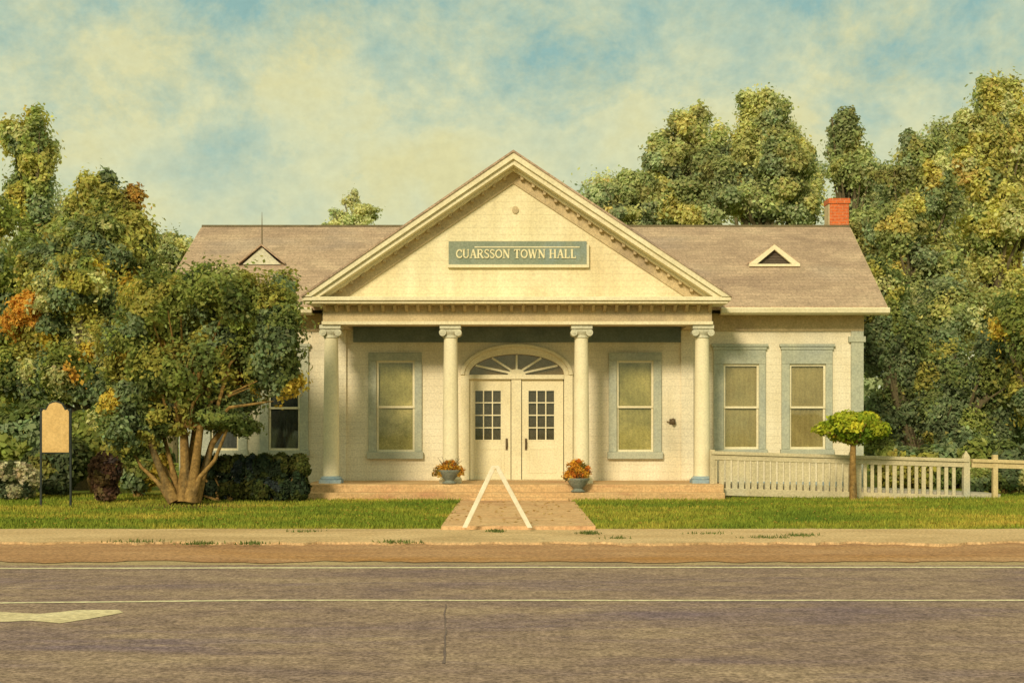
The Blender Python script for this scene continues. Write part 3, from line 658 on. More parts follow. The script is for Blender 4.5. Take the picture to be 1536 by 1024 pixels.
# columns
YC = 28.6; CB = PF; CT = 3.82
for i, cpx in enumerate((497, 676, 872, 1053)):
    cx = X(cpx, YC); c = MB(); r = .172
    prof = [(r * 1.02, CB + .12)]
    for k in range(13):
        u = k / 12; prof.append((r * (1 - .16 * u ** 1.6), CB + .13 + u * (CT - .27 - CB - .13)))
    c.lathe(prof, cx, YC, 28); o = c.build('column', M['column'], hall, smooth=True)
    b = MB(); b.box(cx - .235, cx + .235, YC - .235, YC + .235, CB, CB + .075)
    b.lathe([(.225, CB + .075), (.235, CB + .095), (.225, CB + .12), (.195, CB + .13), (.185, CB + .15)], cx, YC, 28)
    b.build('column_base', M['plinth'] if i in (0, 3) else M['column'], o, smooth=True)
    k = MB(); zt = CT - .26
    k.lathe([(.148, zt - .02), (.165, zt), (.150, zt + .03), (.150, zt + .05), (.19, zt + .10), (.20, zt + .13)], cx, YC, 28)
    for sg in (-1, 1):
        for rr_, yy in ((.075, .20), (.045, .208), (.02, .215)):
            n = 16; vs = []
            for yq in (YC - yy, YC + yy):
                for q in range(n): vs.append((cx + sg * .165 + rr_ * math.cos(2 * math.pi * q / n), yq, zt + .10 + rr_ * math.sin(2 * math.pi * q / n)))
            k.add(vs, [tuple(range(n)), tuple(range(2 * n - 1, n - 1, -1))] + [(q, (q + 1) % n, n + (q + 1) % n, n + q) for q in range(n)])
    k.box(cx - .17, cx + .17, YC - .19, YC + .19, zt + .12, zt + .18)
    k.box(cx - .225, cx + .225, YC - .225, YC + .225, zt + .18, CT - .002)
    k.build('capital', M['capital'], o, smooth=True)
# entablature
EX0, EX1 = X(484, 28.35), X(1068, 28.35); EZ0, EZ1 = CT, 4.23
e = MB(); e.box(EX0, EX1, 28.35, 28.86, EZ0, EZ1)
e.box(EX0, EX0 + .45, 28.862, YW - .05, EZ0, EZ1); e.box(EX1 - .45, EX1, 28.862, YW - .05, EZ0, EZ1)
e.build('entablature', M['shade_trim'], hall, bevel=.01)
e = MB(); e.box(EX0 - .02, EX1 + .02, 28.32, 28.348, EZ0 + .0, EZ0 + .07); e.build('architrave_moulding', M['trim'], hall, bevel=.008)
MB().box(EX0 + .45, EX1 - .45, 28.862, YW - .002, 3.90, 3.95).build('porch_ceiling', M['porch_shade'], hall)
MB().box(EX0 + .46, EX1 - .46, YW - .06, YW - .001, 3.55, 3.89).build('porch_shade_band', M['porch_shade'], hall)  # dark strip standing for the shadow across the upper porch wall
CX0, CX1, CY = X(453, 27.9), X(1097, 27.9), 27.9
e = MB(); e.box(CX0, CX1, CY, 28.348, 4.29, 4.375); e.box(CX0 + .06, CX1 - .06, CY + .05, 28.349, 4.235, 4.288)
e.box(CX0, EX0 - .001, 28.35, 29.7, 4.288, 4.374); e.box(EX1 + .001, CX1, 28.35, 29.7, 4.288, 4.374)
e.build('cornice', M['trim'], hall, bevel=.012)
n = 34
for i in range(n):
    e = MB()
    x = EX0 + .06 + (EX1 - EX0 - .12) * i / (n - 1)
    e.prismx([(28.349, 4.234), (28.12, 4.234), (28.12, 4.20), (28.2, 4.15), (28.3, 4.10), (28.349, 4.09)], x - .032, x + .032)
    e.build('cornice_bracket', M['shade_trim'], hall)
# pediment
ax, az = X(770, 27.9), Z(229, 27.9); bz = 4.375
cxm = (CX0 + CX1) / 2
tyx0, tyx1 = CX0 + .25, CX1 - .25
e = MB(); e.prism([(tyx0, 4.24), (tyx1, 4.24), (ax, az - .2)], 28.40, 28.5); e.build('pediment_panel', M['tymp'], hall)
def rake(m, xe, ze, off0, off1, y0, y1, xa=ax, za=az, ext=0):
    """bar along the slope from eave (xe,ze) to apex, thickness measured downward off0..off1"""
    m.prism([(xe, ze - off0), (xa, za - off0), (xa, za - off1), (xe, ze - off1)], y0, y1)
rk = MB()
for xe, sg in ((CX0, 1), (CX1, -1)):
    sl = (az - bz) / abs(ax - xe)
    # outer board, clipped at the level cornice top
    def clip(off0, off1, y0, y1, zf=bz + .001, sg=sg, xe=xe, sl=sl, m=rk):
        pts = []
        xa0 = xe + sg * max(0, (off0 - 0)) / sl; xa1 = xe + sg * max(0, off1) / sl
        m.prism([(xa0, zf), (ax, az - off0), (ax, az - off1), (xa1, zf)], y0, y1)
    clip(-.0, .13, CY - .03, 28.39); clip(.131, .24, CY + .04, 28.392); clip(.241, .31, 28.2, 28.394)
rk.build('raking_cornice', M['trim'], hall)
rk = MB()
for xe, sg in ((CX0, 1), (CX1, -1)):
    sl = (az - bz) / abs(ax - xe)
    clip(.312, .56, 28.36, 28.399, m=rk, sg=sg, xe=xe, sl=sl)
rk.build('raking_frieze', M['shade_trim'], hall)  # darker board carries the painted shadow of the rake above
for xe, sg in ((CX0, 1), (CX1, -1)):
    sl = (az - bz) / abs(ax - xe); n = 17
    for i in range(n):
        u = .12 + .84 * i / (n - 1); x = xe + (ax - xe) * u; zt = bz + (az - bz) * u - .27
        hh = .11
        if zt - hh < bz + .04: continue
        rb = MB(); rb.prism([(x - .03, zt - .03 * sl), (x + .03, zt), (x + .03, zt - hh), (x - .03, zt - hh)], 28.24, 28.365); rb.build('raking_bracket', M['shade_trim'], hall)
v = MB(); n = 18; vz = Z(315, 28.4); vx = X(773, 28.4)
vs = [(vx + .07 * math.cos(2 * math.pi * k / n), y, vz + .08 * math.sin(2 * math.pi * k / n)) for y in (28.37, 28.405) for k in range(n)]
v.add(vs, [tuple(range(n)), tuple(range(2 * n - 1, n - 1, -1))] + [(k, (k + 1) % n, n + (k + 1) % n, n + k) for k in range(n)])
v.build('vent', M['shade_trim'], hall)
# porch roof
rf = MB()
for xe, sg in ((CX0 - .04, 1), (CX1 + .04, -1)):
    rf.prism([(xe, bz + .01), (ax, az + .05), (ax, az + .003), (xe + sg * .03, bz - .02)], CY - .06, 37.5)
pr = rf.build('porch_roof', M['roof'], hall)
# main roof
EY, EZ, RY, RZ = 29.4, 4.22, 34.0, Z(345, 34)
k_ = (RZ - EZ) / (RY - EY)
RX0, RX1 = X(303, RY), X(1274, RY); EX0r, EX1r = X(232, EY), X(1331, EY)
rf = MB()
t_ = .09
for yE in (EY, 2 * RY - EY):
    vs = [(EX0r, yE, EZ), (EX1r, yE, EZ), (RX1, RY, RZ), (RX0, RY, RZ)]
    vs += [(x, y, z + t_) for x, y, z in vs]
    rf.add(vs, [(0, 1, 2, 3), (4, 5, 6, 7), (0, 1, 5, 4), (1, 2, 6, 5), (3, 0, 4, 7)])
roof = rf.build('roof', M['roof'], hall)
rc = MB(); rc.tube([(RX0, RY, RZ + t_ - .01), (RX1, RY, RZ + t_ - .01)], [.05, .05], 8); rc.build('ridge_cap', M['bark_far'], roof)
def gutter(x0, x1):
    ev = MB(); ev.prismx([(EY - .12, 4.25), (EY - .10, 4.16), (EY - .03, 4.12), (EY + .04, 4.12), (EY + .04, 4.27), (EY - .10, 4.27)], x0, x1); ev.build('gutter', M['trim'], roof)
gutter(EX0r - .03, CX0 - .01); gutter(CX1 + .01, EX1r + .03)
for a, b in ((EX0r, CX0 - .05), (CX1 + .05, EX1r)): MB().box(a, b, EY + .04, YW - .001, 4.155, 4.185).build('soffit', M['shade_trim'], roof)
for xe, xr, sg in ((EX1r, RX1, 1), (EX0r, RX0, -1)):
    vs = [(xe + sg * .0, EY + .04, EZ - .12), (xe + sg * .0, EY + .04, EZ + .06), (xr, RY, RZ + .06), (xr, RY, RZ - .12)]
    vs += [(x + sg * .03, y, z) for x, y, z in vs]
    ev = MB(); ev.add(vs, [(0, 1, 2, 3), (4, 5, 6, 7), (0, 1, 5, 4), (1, 2, 6, 5), (2, 3, 7, 6), (3, 0, 4, 7)])
    ev.build('barge_board', M['shade_trim'], roof)
# dormers
def roofz(y): return EZ + t_ + k_ * (y - EY)
def dormer(px0, px1, apy, bpy_, pale):
    Yd = 31.6; zb = roofz(Yd) + .01; x0, x1 = X(px0, Yd), X(px1, Yd); zt = zb + (bpy_ - apy) * Yd / F; xc = (x0 + x1) / 2
    yb = Yd + (zt - zb) / k_ + .05
    d = MB(); w = .1; dz = w * (zt - zb) / ((x1 - x0) / 2)
    # roof planes
    for xe in (x0, x1):
        vs = [(xe, Yd - .12, zb), (xc, Yd - .12, zt), (xc, yb + .2, zt), (xe, Yd + .3, zb)]
        vs += [(a, b, c + .045) for a, b, c in vs]
        d.add(vs, [(0, 1, 2, 3), (4, 5, 6, 7), (0, 1, 5, 4), (1, 2, 6, 5), (2, 3, 7, 6), (3, 0, 4, 7)])
    o = d.build('dormer', M['roof'], roof)
    if not pale:
        tr = MB()
        for xe, sg in ((x0, 1), (x1, -1)):
            tr.prism([(xe, zb), (xc, zt), (xc, zt - .12), (xe + sg * .19, zb)], Yd - .16, Yd - .06)
        tr.box(x0, x1, Yd - .17, Yd - .05, zb - .06, zb - .001)
        tr.build('dormer_trim', M['trim'], roof, bevel=.005)
    fc = MB(); fc.prism([(x0 + .1, zb), (x1 - .1, zb), (xc, zt - .03)], Yd - .04, Yd - .01)
    if not pale:
        for i in range(6):
            z = zb + .03 + i * (zt - zb) / 7; hw = (x1 - x0) / 2 * (1 - (z - zb) / (zt - zb)) - .15
            if hw > .03: fc.box(xc - hw, xc + hw, Yd - .055, Yd - .041, z, z + .025)
    fc.build('dormer_face', M['capital'] if pale else M['interior'], roof)
dormer(1122, 1198, 374, 403, False); dormer(358, 428, 380, 408, True)
# lightning rod on the ridge
Yl = 31.9; rod = MB(); xr = X(393, 31.9)
rod.tube([(xr, Yl, roofz(Yl)), (xr, Yl, Z(345, Yl)), (xr, Yl, Z(318, Yl))], [.018, .014, .004], 6)
rod.build('lightning_rod', M['bark_far'], roof)
# chimney
Yk = 34.3; kx0, kx1 = X(1241, Yk), X(1270, Yk); ch = MB()
ch.box(kx0, kx1, Yk - .25, Yk + .25, 5.9, Z(308, Yk)); ch.box(kx0 - .03, kx1 + .03, Yk - .28, Yk + .28, Z(308, Yk), Z(300, Yk))
ch.build('chimney', M['chimney'], roof, bevel=.015)
ch = MB(); ch.box(kx0 - .03, kx0 - .001, Yk - .255, Yk + .2, 6.2, Z(309, Yk)); ch.build('chimney_flashing', M['shade_trim'], roof)

# ------------------------------------------------------------ name board with lettering
Ys = 28.34
nb_ = empty('name_board', (X(776, Ys), Ys, Z(398, Ys)), 'grey green board lettered CUARSSON TOWN HALL on the pediment', 'sign')
sx0, sx1, sz0, sz1 = X(673, Ys), X(880, Ys), Z(397, Ys), Z(362, Ys)
MB().box(sx0, sx1, Ys, 28.40, sz0, sz1).build('board', M['signboard'], nb_)
b = MB(); b.box(sx0 - .02, sx1 + .05, Ys - .03, 28.398, sz0 - .06, sz0 - .001); b.box(sx1 + .001, sx1 + .05, Ys - .03, 28.397, sz0, sz1 - .06)
b.box(sx0 + .55, sx1 - .15, Ys - .012, Ys - .001, sz1 - .135, sz1 - .112)
b.build('board_moulding', M['trim'], nb_)
def arc(cx, cy, rx, ry, a0, a1, n=14): return [(cx + rx * math.cos(R(a0 + (a1 - a0) * i / n)), cy + ry * math.sin(R(a0 + (a1 - a0) * i / n))) for i in range(n + 1)]
TK, TN = .20, .10
GL = {
 'C': (.80, [(arc(.44, .5, .36, .43, 48, 312), .17), ([(.70, .88), (.70, .66)], TN), ([(.70, .30), (.70, .12)], TN)]),
 'U': (.88, [([(.17, 1), (.17, .34)], TK), (arc(.44, .34, .27, .28, 180, 360), .13), ([(.71, .34), (.71, 1)], TN), ([(.02, .96), (.34, .96)], .08), ([(.58, .96), (.84, .96)], .08)]),
 'A': (.90, [([(.14, 0), (.43, 1)], TN), ([(.45, 1), (.75, 0)], TK), ([(.25, .34), (.64, .34)], .08), ([(.0, .04), (.28, .04)], .08), ([(.58, .04), (.92, .04)], .08)]),
 'R': (.88, [([(.18, 0), (.18, 1)], TK), ([(.18, .94), (.45, .94)], .1), (arc(.45, .73, .20, .21, 90, -90), .14), ([(.45, .50), (.18, .50)], .1), ([(.42, .5), (.74, .02)], TK * .9), ([(.02, .04), (.36, .04)], .08), ([(.02, .96), (.25, .96)], .08), ([(.66, .04), (.88, .04)], .08)]),
 'S': (.68, [(arc(.34, .73, .22, .21, 40, 200, 10) + arc(.34, .27, .23, .22, 70, -140, 12), .15), ([(.56, .94), (.56, .74)], .07), ([(.10, .30), (.10, .06)], .07)]),
 'O': (.92, [(arc(.46, .5, .36, .43, 0, 360, 28), .16)]),
 'N': (.96, [([(.18, 0), (.18, 1)], TN), ([(.18, .96), (.76, .04)], TK), ([(.78, 0), (.78, 1)], TN), ([(.02, .04), (.34, .04)], .08), ([(.02, .96), (.24, .96)], .08), ([(.62, .96), (.94, .96)], .08)]),
 'T': (.84, [([(.42, 0), (.42, 1)], TK), ([(.06, .95), (.78, .95)], .1), ([(.08, .98), (.08, .76)], .07), ([(.76, .98), (.76, .76)], .07), ([(.24, .04), (.60, .04)], .08)]),
 'W': (1.22, [([(.14, 1), (.38, 0)], TK), ([(.38, 0), (.60, .95)], TN), ([(.58, .95), (.84, 0)], TK), ([(.84, 0), (1.06, 1)], TN), ([(0, .96), (.28, .96)], .08), ([(.46, .96), (.72, .96)], .08), ([(.94, .96), (1.18, .96)], .08)]),
 'H': (.96, [([(.20, 0), (.20, 1)], TK), ([(.74, 0), (.74, 1)], TK), ([(.20, .52), (.74, .52)], .08), ([(.04, .04), (.36, .04)], .08), ([(.04, .96), (.36, .96)], .08), ([(.58, .04), (.90, .04)], .08), ([(.58, .96), (.90, .96)], .08)]),
 'L': (.78, [([(.20, 0), (.20, 1)], TK), ([(.20, .05), (.66, .05)], .1), ([(.66, 0), (.66, .26)], .07), ([(.04, .96), (.36, .96)], .08), ([(.04, .04), (.2, .04)], .08)]),
 ' ': (.42, [])}
txt = 'CUARSSON TOWN HALL'
total = sum(GL[c][0] for c in txt); lx0, lx1 = X(684, Ys), X(865, Ys); sxl = (lx1 - lx0) / total; lh = 13.5 * Ys / F; lz = Z(387.5, Ys)
lt = MB(); cur = lx0; q = 0
for c in txt:
    wd, st_ = GL[c]
    for pts, w in st_:
        for p0, p1 in zip(pts, pts[1:]):
            q += 1; e_ = .0006 * (q % 17)
            a = (cur + p0[0] * sxl, lz + p0[1] * lh); b_ = (cur + p1[0] * sxl, lz + p1[1] * lh)
            lt.bar(a, b_, w * sxl, Ys - .018 - e_, Ys - .001)
    cur += wd * sxl
lt.build('lettering', M['letters'], nb_)

# small wall lamp on the porch wall
wl = empty('wall_lamp', (x30(1008), YW, z30(632)), 'small dark fitting on the porch wall, between the right porch window and the end column', 'lamp')
m = MB(); m.box(x30(1004), x30(1013), YW - .02, YW - .001, z30(636), z30(628)); m.build('back_plate', M['iron'], wl)
m = MB(); m.lathe([(.02, z30(637)), (.05, z30(634)), (.055, z30(631)), (.03, z30(628)), (.012, z30(627))], x30(1009), YW - .09, 14); m.tube([(x30(1004), YW - .09, z30(632.5)), (x30(1000), YW - .03, z30(632))], [.012, .012], 6)
m.build('lamp_shade', M['iron'], wl, smooth=True)

# ------------------------------------------------------------ ramp and railing
Yr = 28.25; sr = Yr / F
rx0, rx1 = X(1066, Yr), X(1458, Yr)
ramp_o = MB(); ra, rb_ = X(1088, 28.4), X(1500, 28.4)
ramp_o.add([(ra, 28.36, .05), (rb_, 28.36, .05), (rb_, 29.7, .05), (ra, 29.7, .05), (ra, 28.36, .44), (rb_, 28.36, .22), (rb_, 29.7, .22), (ra, 29.7, .44)],
           [(0, 3, 2, 1), (4, 5, 6, 7), (0, 1, 5, 4), (1, 2, 6, 5), (2, 3, 7, 6), (3, 0, 4, 7)])
o = ramp_o.build('access_ramp', M['deck']); tag(o, 'low grey ramp deck running from the porch to the right behind the picket railing', 'ramp')
rail = empty('ramp_railing', (X(1260, Yr), Yr, .14), 'weathered white picket railing along the ramp right of the porch', 'railing')
def zr(px, off): return Z(676 + (px - 1066) * .030 + off, Yr)
def slope_box(m, pa, pb, o0, o1, y0, y1):
    xa, xb = X(pa, Yr), X(pb, Yr); za0, za1, zb0, zb1 = zr(pa, o0), zr(pa, o1), zr(pb, o0), zr(pb, o1)
    m.prism([(xa, za1), (xb, zb1), (xb, zb0), (xa, za0)], y0, y1)
m = MB(); slope_box(m, 1066, 1452, 0, 5, Yr - .09, Yr + .07); slope_box(m, 1066, 1452, 5.2, 13, Yr - .05, Yr + .03); m.build('top_rail', M['rail'], rail, bevel=.008)
m = MB(); slope_box(m, 1066, 1452, 55, 66, Yr - .05, Yr + .03); m.build('bottom_rail', M['rail'], rail, bevel=.008)
px = 1072.0; k = 0
while px < 1436:
    m = MB(); xw = X(px, Yr); w = random.uniform(.030, .042) if px > 1290 else random.uniform(.045, .055)
    m.box(xw - w, xw + w, Yr - .03, Yr + .008, zr(px, 55.5), zr(px, 12.5)); m.build('picket', M['rail'], rail)
    px += 10.2 + random.uniform(-.5, .5) + (0.9 if px > 1290 else -.4); k += 1
def post(pxc, w, top, mat, parent, tip):
    m = MB(); xw = X(pxc, Yr); zt = zr(pxc, top)
    m.box(xw - w, xw + w, Yr - .06, Yr - .06 + 2 * w, .1, zt)
    if tip: m.add([(xw - w, Yr - .06, zt), (xw + w, Yr - .06, zt), (xw + w, Yr - .06 + 2 * w, zt), (xw - w, Yr - .06 + 2 * w, zt), (xw, Yr - .06 + w, zt + .13)], [(0, 1, 4), (1, 2, 4), (2, 3, 4), (3, 0, 4)])
    return m.build('post', mat, parent)
post(1449, .065, -3, M['rail'], rail, True); post(1277, .05, -2, M['rail'], rail, True)
post(1068, .05, -2, M['rail'], rail, False)
ex = empty('rail_extension', (X(1495, Yr), Yr, .14), 'bare tan wooden rail on a single post beyond the end of the picket railing', 'railing')
m = MB(); slope_box(m, 1457, 1548, 0, 5, Yr - .09, Yr + .07); slope_box(m, 1457, 1548, 5.2, 13, Yr - .05, Yr + .03); m.build('top_rail', M['railwood'], ex, bevel=.008)
post(1492, .05, -7, M['railwood'], ex, False); post(1546, .05, -5, M['railwood'], ex, False)

# ------------------------------------------------------------ A shaped frame on the path
Ya = 21.0; ga = .148
def apy(px, py): return (X(px, Ya), Z(py, Ya))
Ya = (CAMZ - ga) * F / (791 - 640)
af = empty('a_frame', (X(745, Ya), Ya, ga), 'white A shaped folding frame standing on the path before the doors', 'frame')
ap = apy(743, 698)
for i, fx in enumerate((697, 795)):
    m = MB(); foot = (X(fx, Ya), ga + .0)
    tx = ap[0] + (-.015 if i == 0 else .015)
    w = .038
    dx = foot[0] - tx
    m.prism([(tx - w, ap[1] - .0 if i == 0 else ap[1] - .0), (tx + w, ap[1]), (foot[0] + w, foot[1]), (foot[0] - w, foot[1])], Ya - .03 - .032 * i, Ya - .03 - .032 * i + .03)
    m.build('leg', M['white'], af, bevel=.008)
m = MB(); m.tube([(ap[0], Ya - .075, ap[1] - .05), (ap[0], Ya + .01, ap[1] - .05)], [.014, .014], 10); m.build('hinge_bolt', M['shade_trim'], af)

# ------------------------------------------------------------ flower pots
def pot(px, base_y, Y, zb, cx_off, label, blobs, palette, seed):
    x = X(px, Y); root = empty('flower_pot', (x, Y, zb), label, 'flower pot', 'pots of mums beside the doors')
    m = MB(); m.lathe([(.10, zb), (.15, zb + .015), (.155, zb + .03), (.10, zb + .06), (.09, zb + .08), (.18, zb + .17), (.225, zb + .25), (.24, zb + .27), (.24, zb + .30), (.21, zb + .30), (.20, zb + .26)], x, Y, 24)
    m.build('pot', M['pot'], root, smooth=True)
    t = MB(); rr = random.Random(seed)
    for k in range(22):
        a = rr.uniform(0, 6.28); l = rr.uniform(.15, .32)
        t.tube([(x, Y, zb + .25), (x + l * .5 * math.cos(a), Y + l * .5 * math.sin(a), zb + .38), (x + l * math.cos(a), Y + l * math.sin(a), zb + rr.uniform(.4, .6))], [.008, .006, .003], 4)
    t.build('stem', M['bark_far'], root)
    bl = [(X(a, Y), Y + random.uniform(-.05, .05), Z(b, Y), c * Y / F, c * Y / F * .9, d * Y / F) for a, b, c, d in blobs]
    leaf_mesh('flowers', bl, 2600, .028, palette, root, seed=seed, hollow=.25, noise_amp=.25, clump=60)
mum = [(.78, .40, .05, 3), (.60, .27, .04, 2), (.26, .20, .05, 1.6), (.85, .52, .09, 1.8)]
mum2 = [(.80, .40, .05, 3), (.80, .28, .05, .9), (.24, .20, .05, 1.4), (.85, .52, .09, 1.6)]
pot(674, 727, 28.05, PF, 0, 'grey pot of bushy yellow orange mums left of the doors', [(672, 703, 17, 11), (660, 707, 12, 9), (686, 706, 12, 9), (674, 696, 10, 7)], mum, 61)
pot(867, 735, 27.72, PF - .16, 0, 'grey pot of spiky orange and red mums right of the doors', [(865, 703, 17, 14), (855, 713, 12, 9), (877, 706, 11, 12), (866, 693, 8, 6)], mum2, 62)

# ------------------------------------------------------------ marker sign at the left
Ym = 25.2
mk = empty('marker_sign', (X(84, Ym), Ym, .13), 'tan marker sign with shaped top on two thin dark posts', 'sign')
def xm(a): return X(a, Ym)
def zm_(a): return Z(a, Ym)
outl = [(64, 678), (104, 678), (104, 617), (102, 614), (98, 615), (96, 611), (93, 606), (88, 604), (84, 603), (80, 604), (75, 606), (72, 611), (70, 615), (66, 614), (64, 617)]
m = MB(); m.prism([(xm(a), zm_(b)) for a, b in outl], Ym - .03, Ym + .03); m.build('panel', M['marker'], mk)
c0 = (84, 645); m = MB(); m.prism([(xm(c0[0] + (a - c0[0]) * 1.10), zm_(c0[1] + (b - c0[1]) * 1.045)) for a, b in outl], Ym - .022, Ym + .05); m.build('panel_frame', M['dark'], mk)
for a in (61.5, 106):
    m = MB(); m.box(xm(a) - .018, xm(a) + .018, Ym - .018, Ym + .018, .05, zm_(618)); m.lathe([(.02, zm_(618)), (.028, zm_(616)), (.02, zm_(613)), (.004, zm_(612))], xm(a), Ym, 10)
    m.build('post', M['dark'], mk)

# ------------------------------------------------------------ mulch bed below the tree and weeds, grass
m = MB(); n = 40; vs = [(X(275, 25.6), 25.6, .155)]
for k in range(n):
    a = 2 * math.pi * k / n; r = 1 + .18 * mnoise.noise((math.cos(a) * 2, math.sin(a) * 2, 0)); vs.append((X(275, 25.6) + 1.5 * r * math.cos(a), 25.7 + 1.15 * r * math.sin(a), gz(25) + .006))
m.add(vs, [(0, 1 + k, 1 + (k + 1) % n) for k in range(n)]); struct(m, 'mulch_bed', M['soil'])
def blades(name, pts, h0, h1, w, label, mat=M['blade']):
    n = len(pts); a = RNG.random(n) * 6.28; h = h0 + (h1 - h0) * RNG.random(n); lean = RNG.normal(size=(n, 2)) * .35 * h[:, None]
    dx, dy = np.cos(a) * w, np.sin(a) * w
    v = np.zeros((n, 3, 3)); v[:, 0] = pts; v[:, 1] = pts; v[:, 2] = pts
    v[:, 0, 0] -= dx; v[:, 0, 1] -= dy; v[:, 1, 0] += dx; v[:, 1, 1] += dy; v[:, 2, 2] += h; v[:, 2, :2] += lean
    me = bpy.data.meshes.new(name); me.vertices.add(3 * n); me.vertices.foreach_set('co', v.ravel()); me.loops.add(3 * n)
    me.loops.foreach_set('vertex_index', np.arange(3 * n)); me.polygons.add(n); me.polygons.foreach_set('loop_start', np.arange(0, 3 * n, 3)); me.update(calc_edges=True)
    me.materials.append(mat); o = bpy.data.objects.new(name, me); col.objects.link(o)
    return tag(o, label, 'grass', kind='stuff')
n = 150000
gx = RNG.uniform(-15, 15, n); gy = 20.3 + 9.4 * RNG.random(n) ** 1.15
gy += RNG.normal(size=n) * .05 + .06 * np.sin(gx * 5) + .05 * np.sin(gx * 13.7) - .22 * np.maximum(0, np.sin(gx * 1.9) * np.sin(gx * .73 + 1))
px0, px1 = X(690, 27.5), X(860, 27.5)
edge = .06 * np.sin(gy * 6) + .04 * np.sin(gy * 17)
keep = ~((gx > px0 + edge) & (gx < px1 + edge)) & ~((gx > X0 - .05) & (gx < X1 + .05) & (gy > 27.5)) & ~((gx > X1) & (gy > 28.2) & (gx < 10.6)) & ~((gx > W0) & (gx < X0) & (gy > 29.8))
gx, gy = gx[keep], gy[keep]; gzz = np.interp(gy, [20.2, 20.5, 24, 27, 40], [.02, .10, .12, .14, .14])
blades('lawn_grass', np.stack([gx, gy, gzz - .005], 1), .03, .085, .012, 'short patchy green and ochre lawn in front of the hall')
nf = 900; fx = RNG.uniform(-13, 13, nf); fy = 20.6 + 6.6 * RNG.random(nf); fl = MB()
for a, b in zip(fx, fy):
    zz = gz(b) + random.uniform(.03, .07); r = random.uniform(.025, .05); th = random.uniform(0, 6.28); c_, s_ = math.cos(th) * r, math.sin(th) * r
    if X(690, 27.5) < a < X(867, 27.5): zz = .152
    fl.add([(a - c_, b - s_, zz), (a + s_ * .6, b - c_ * .6, zz + .01), (a + c_, b + s_, zz), (a - s_ * .6, b + c_ * .6, zz + .012)], [(0, 1, 2), (0, 2, 3)])
tag(fl.build('fallen_leaves', mottled('fallen_leaf', (.42, .24, .05), (.60, .40, .09), 3)), 'ochre leaves scattered over the lawn', 'leaves', kind='stuff')
# weeds on the pavement
wp = []
for (a, b, sp, cnt) in [(205, 812, 22, 100), (600, 813, 20, 100), (745, 797, 6, 160), (300, 815, 14, 120), (375, 815, 12, 90), (925, 807, 10, 60), (1150, 806, 18, 110), (1200, 803, 14, 120), (883, 800, 8, 200), (455, 797, 14, 60), (1060, 800, 16, 60)]:
    Yq = (CAMZ - .095) * F / (b - 640)
    for i in range(cnt):
        wp.append((X(a, Yq) + random.gauss(0, sp) * Yq / F, Yq + random.gauss(0, .08), .09))
wm2, nt, bb = nodes('weed_green'); bb.inputs['Base Color'].default_value = (.08, .13, .02, 1); bb.inputs['Roughness'].default_value = .8
nn = noise(nt, coords(nt), 8); rr_ = ramp(nt, nn.outputs['Fac'], [(.3, (.06, .10, .015)), (.7, (.17, .19, .04))]); nt.links.new(rr_.outputs[0], bb.inputs['Base Color'])
blades('pavement_weeds', np.array(wp), .015, .06, .012, 'small tufts of weeds growing on the worn pavement', wm2)

# ------------------------------------------------------------ world, sun, camera
SUN_EL, SUN_AZ = 27.0, -20.0      # sun stands behind the camera, a little to the left
w = bpy.data.worlds.new('World'); sc.world = w; w.use_nodes = True; nt = w.node_tree
bg = nt.nodes['Background']; bg.inputs['Strength'].default_value = .1
sky = N(nt, 'ShaderNodeTexSky', sky_type='NISHITA'); sky.sun_disc = False; sky.sun_elevation = R(SUN_EL); sky.sun_rotation = R(180 + 20)
sky.air_density = 1.0; sky.dust_density = 2.0
tc = N(nt, 'ShaderNodeTexCoord'); mp = N(nt, 'ShaderNodeMapping'); mp.inputs['Scale'].default_value = (1, 1, 1.25); mp.inputs['Location'].default_value = (.35, 0, .2)
nt.links.new(tc.outputs['Generated'], mp.inputs['Vector'])
n1 = noise(nt, mp.outputs[0], 10.5, 7, .66, .15)
n2 = noise(nt, mp.outputs[0], 11, 5, .6, .2)
n3 = noise(nt, mp.outputs[0], 120, 2, .7)
sp = N(nt, 'ShaderNodeSeparateXYZ'); nt.links.new(tc.outputs['Generated'], sp.inputs[0])
hgt = N(nt, 'ShaderNodeMapRange'); hgt.inputs['From Min'].default_value = .10; hgt.inputs['From Max'].default_value = .31; hgt.inputs['To Min'].default_value = .36; hgt.inputs['To Max'].default_value = -.07
nt.links.new(sp.outputs['Z'], hgt.inputs['Value'])
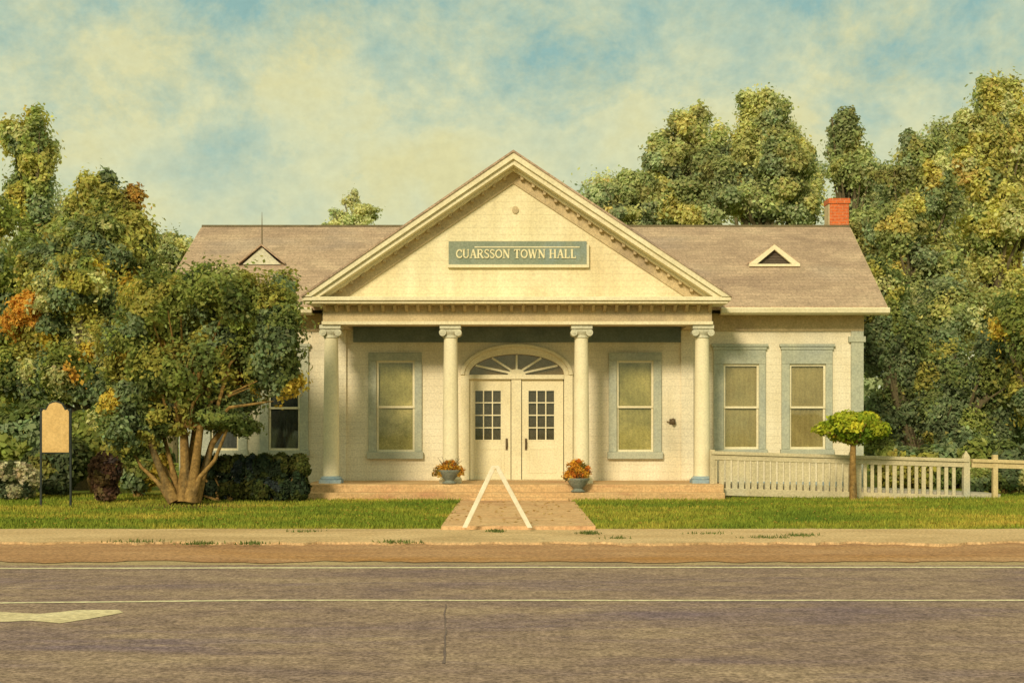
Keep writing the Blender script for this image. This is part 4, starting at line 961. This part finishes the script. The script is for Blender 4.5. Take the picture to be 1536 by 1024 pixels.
ad = N(nt, 'ShaderNodeMath', operation='ADD'); nt.links.new(n1.outputs['Fac'], ad.inputs[0]); nt.links.new(hgt.outputs[0], ad.inputs[1])
h2 = N(nt, 'ShaderNodeMapRange'); h2.inputs['From Min'].default_value = .40; h2.inputs['From Max'].default_value = .7; h2.inputs['To Min'].default_value = 0; h2.inputs['To Max'].default_value = .3
nt.links.new(sp.outputs['Z'], h2.inputs['Value'])
ad2 = N(nt, 'ShaderNodeMath', operation='ADD'); nt.links.new(ad.outputs[0], ad2.inputs[0]); nt.links.new(h2.outputs[0], ad2.inputs[1]); ad = ad2
cl = ramp(nt, ad.outputs[0], [(.36, (0, 0, 0)), (.62, (1, 1, 1))])
blue = mix(nt, .86, sky.outputs[0], (3.0, 5.0, 4.3))
cloud = ramp(nt, n2.outputs['Fac'], [(.3, (5.3, 6.2, 4.5)), (.5, (6.9, 7.1, 4.4)), (.68, (7.2, 6.9, 3.7))])
cs = mix(nt, cl.outputs[0], blue, cloud.outputs[0])
gr = ramp(nt, n3.outputs['Fac'], [(.3, (.96, .96, .96)), (.7, (1.04, 1.04, 1.04))])
cs = mix(nt, 1.0, cs, gr.outputs[0], 'MULTIPLY')
nt.links.new(cs, bg.inputs['Color'])
sl = bpy.data.lights.new('sun', 'SUN'); sl.energy = 2.9; sl.angle = R(10); sl.color = (1, .84, .57)
so = bpy.data.objects.new('sun', sl); col.objects.link(so)
d = Vector((math.sin(R(20)) * math.cos(R(SUN_EL)), math.cos(R(20)) * math.cos(R(SUN_EL)), -math.sin(R(SUN_EL))))
so.rotation_euler = d.to_track_quat('-Z', 'Y').to_euler(); so.location = (-10, -20, 20)
cd = bpy.data.cameras.new('camera'); cam = bpy.data.objects.new('camera', cd); col.objects.link(cam)
cd.sensor_width = 36; cd.lens = F / 1536 * 36; cd.shift_y = 128 / 1536; cd.clip_end = 2000; cd.clip_start = .1
cam.location = (0, 0, CAMZ); cam.rotation_euler = (R(90), 0, 0); sc.camera = cam
sc.view_settings.view_transform = 'Standard'; sc.view_settings.look = 'None'; sc.view_settings.exposure = 0
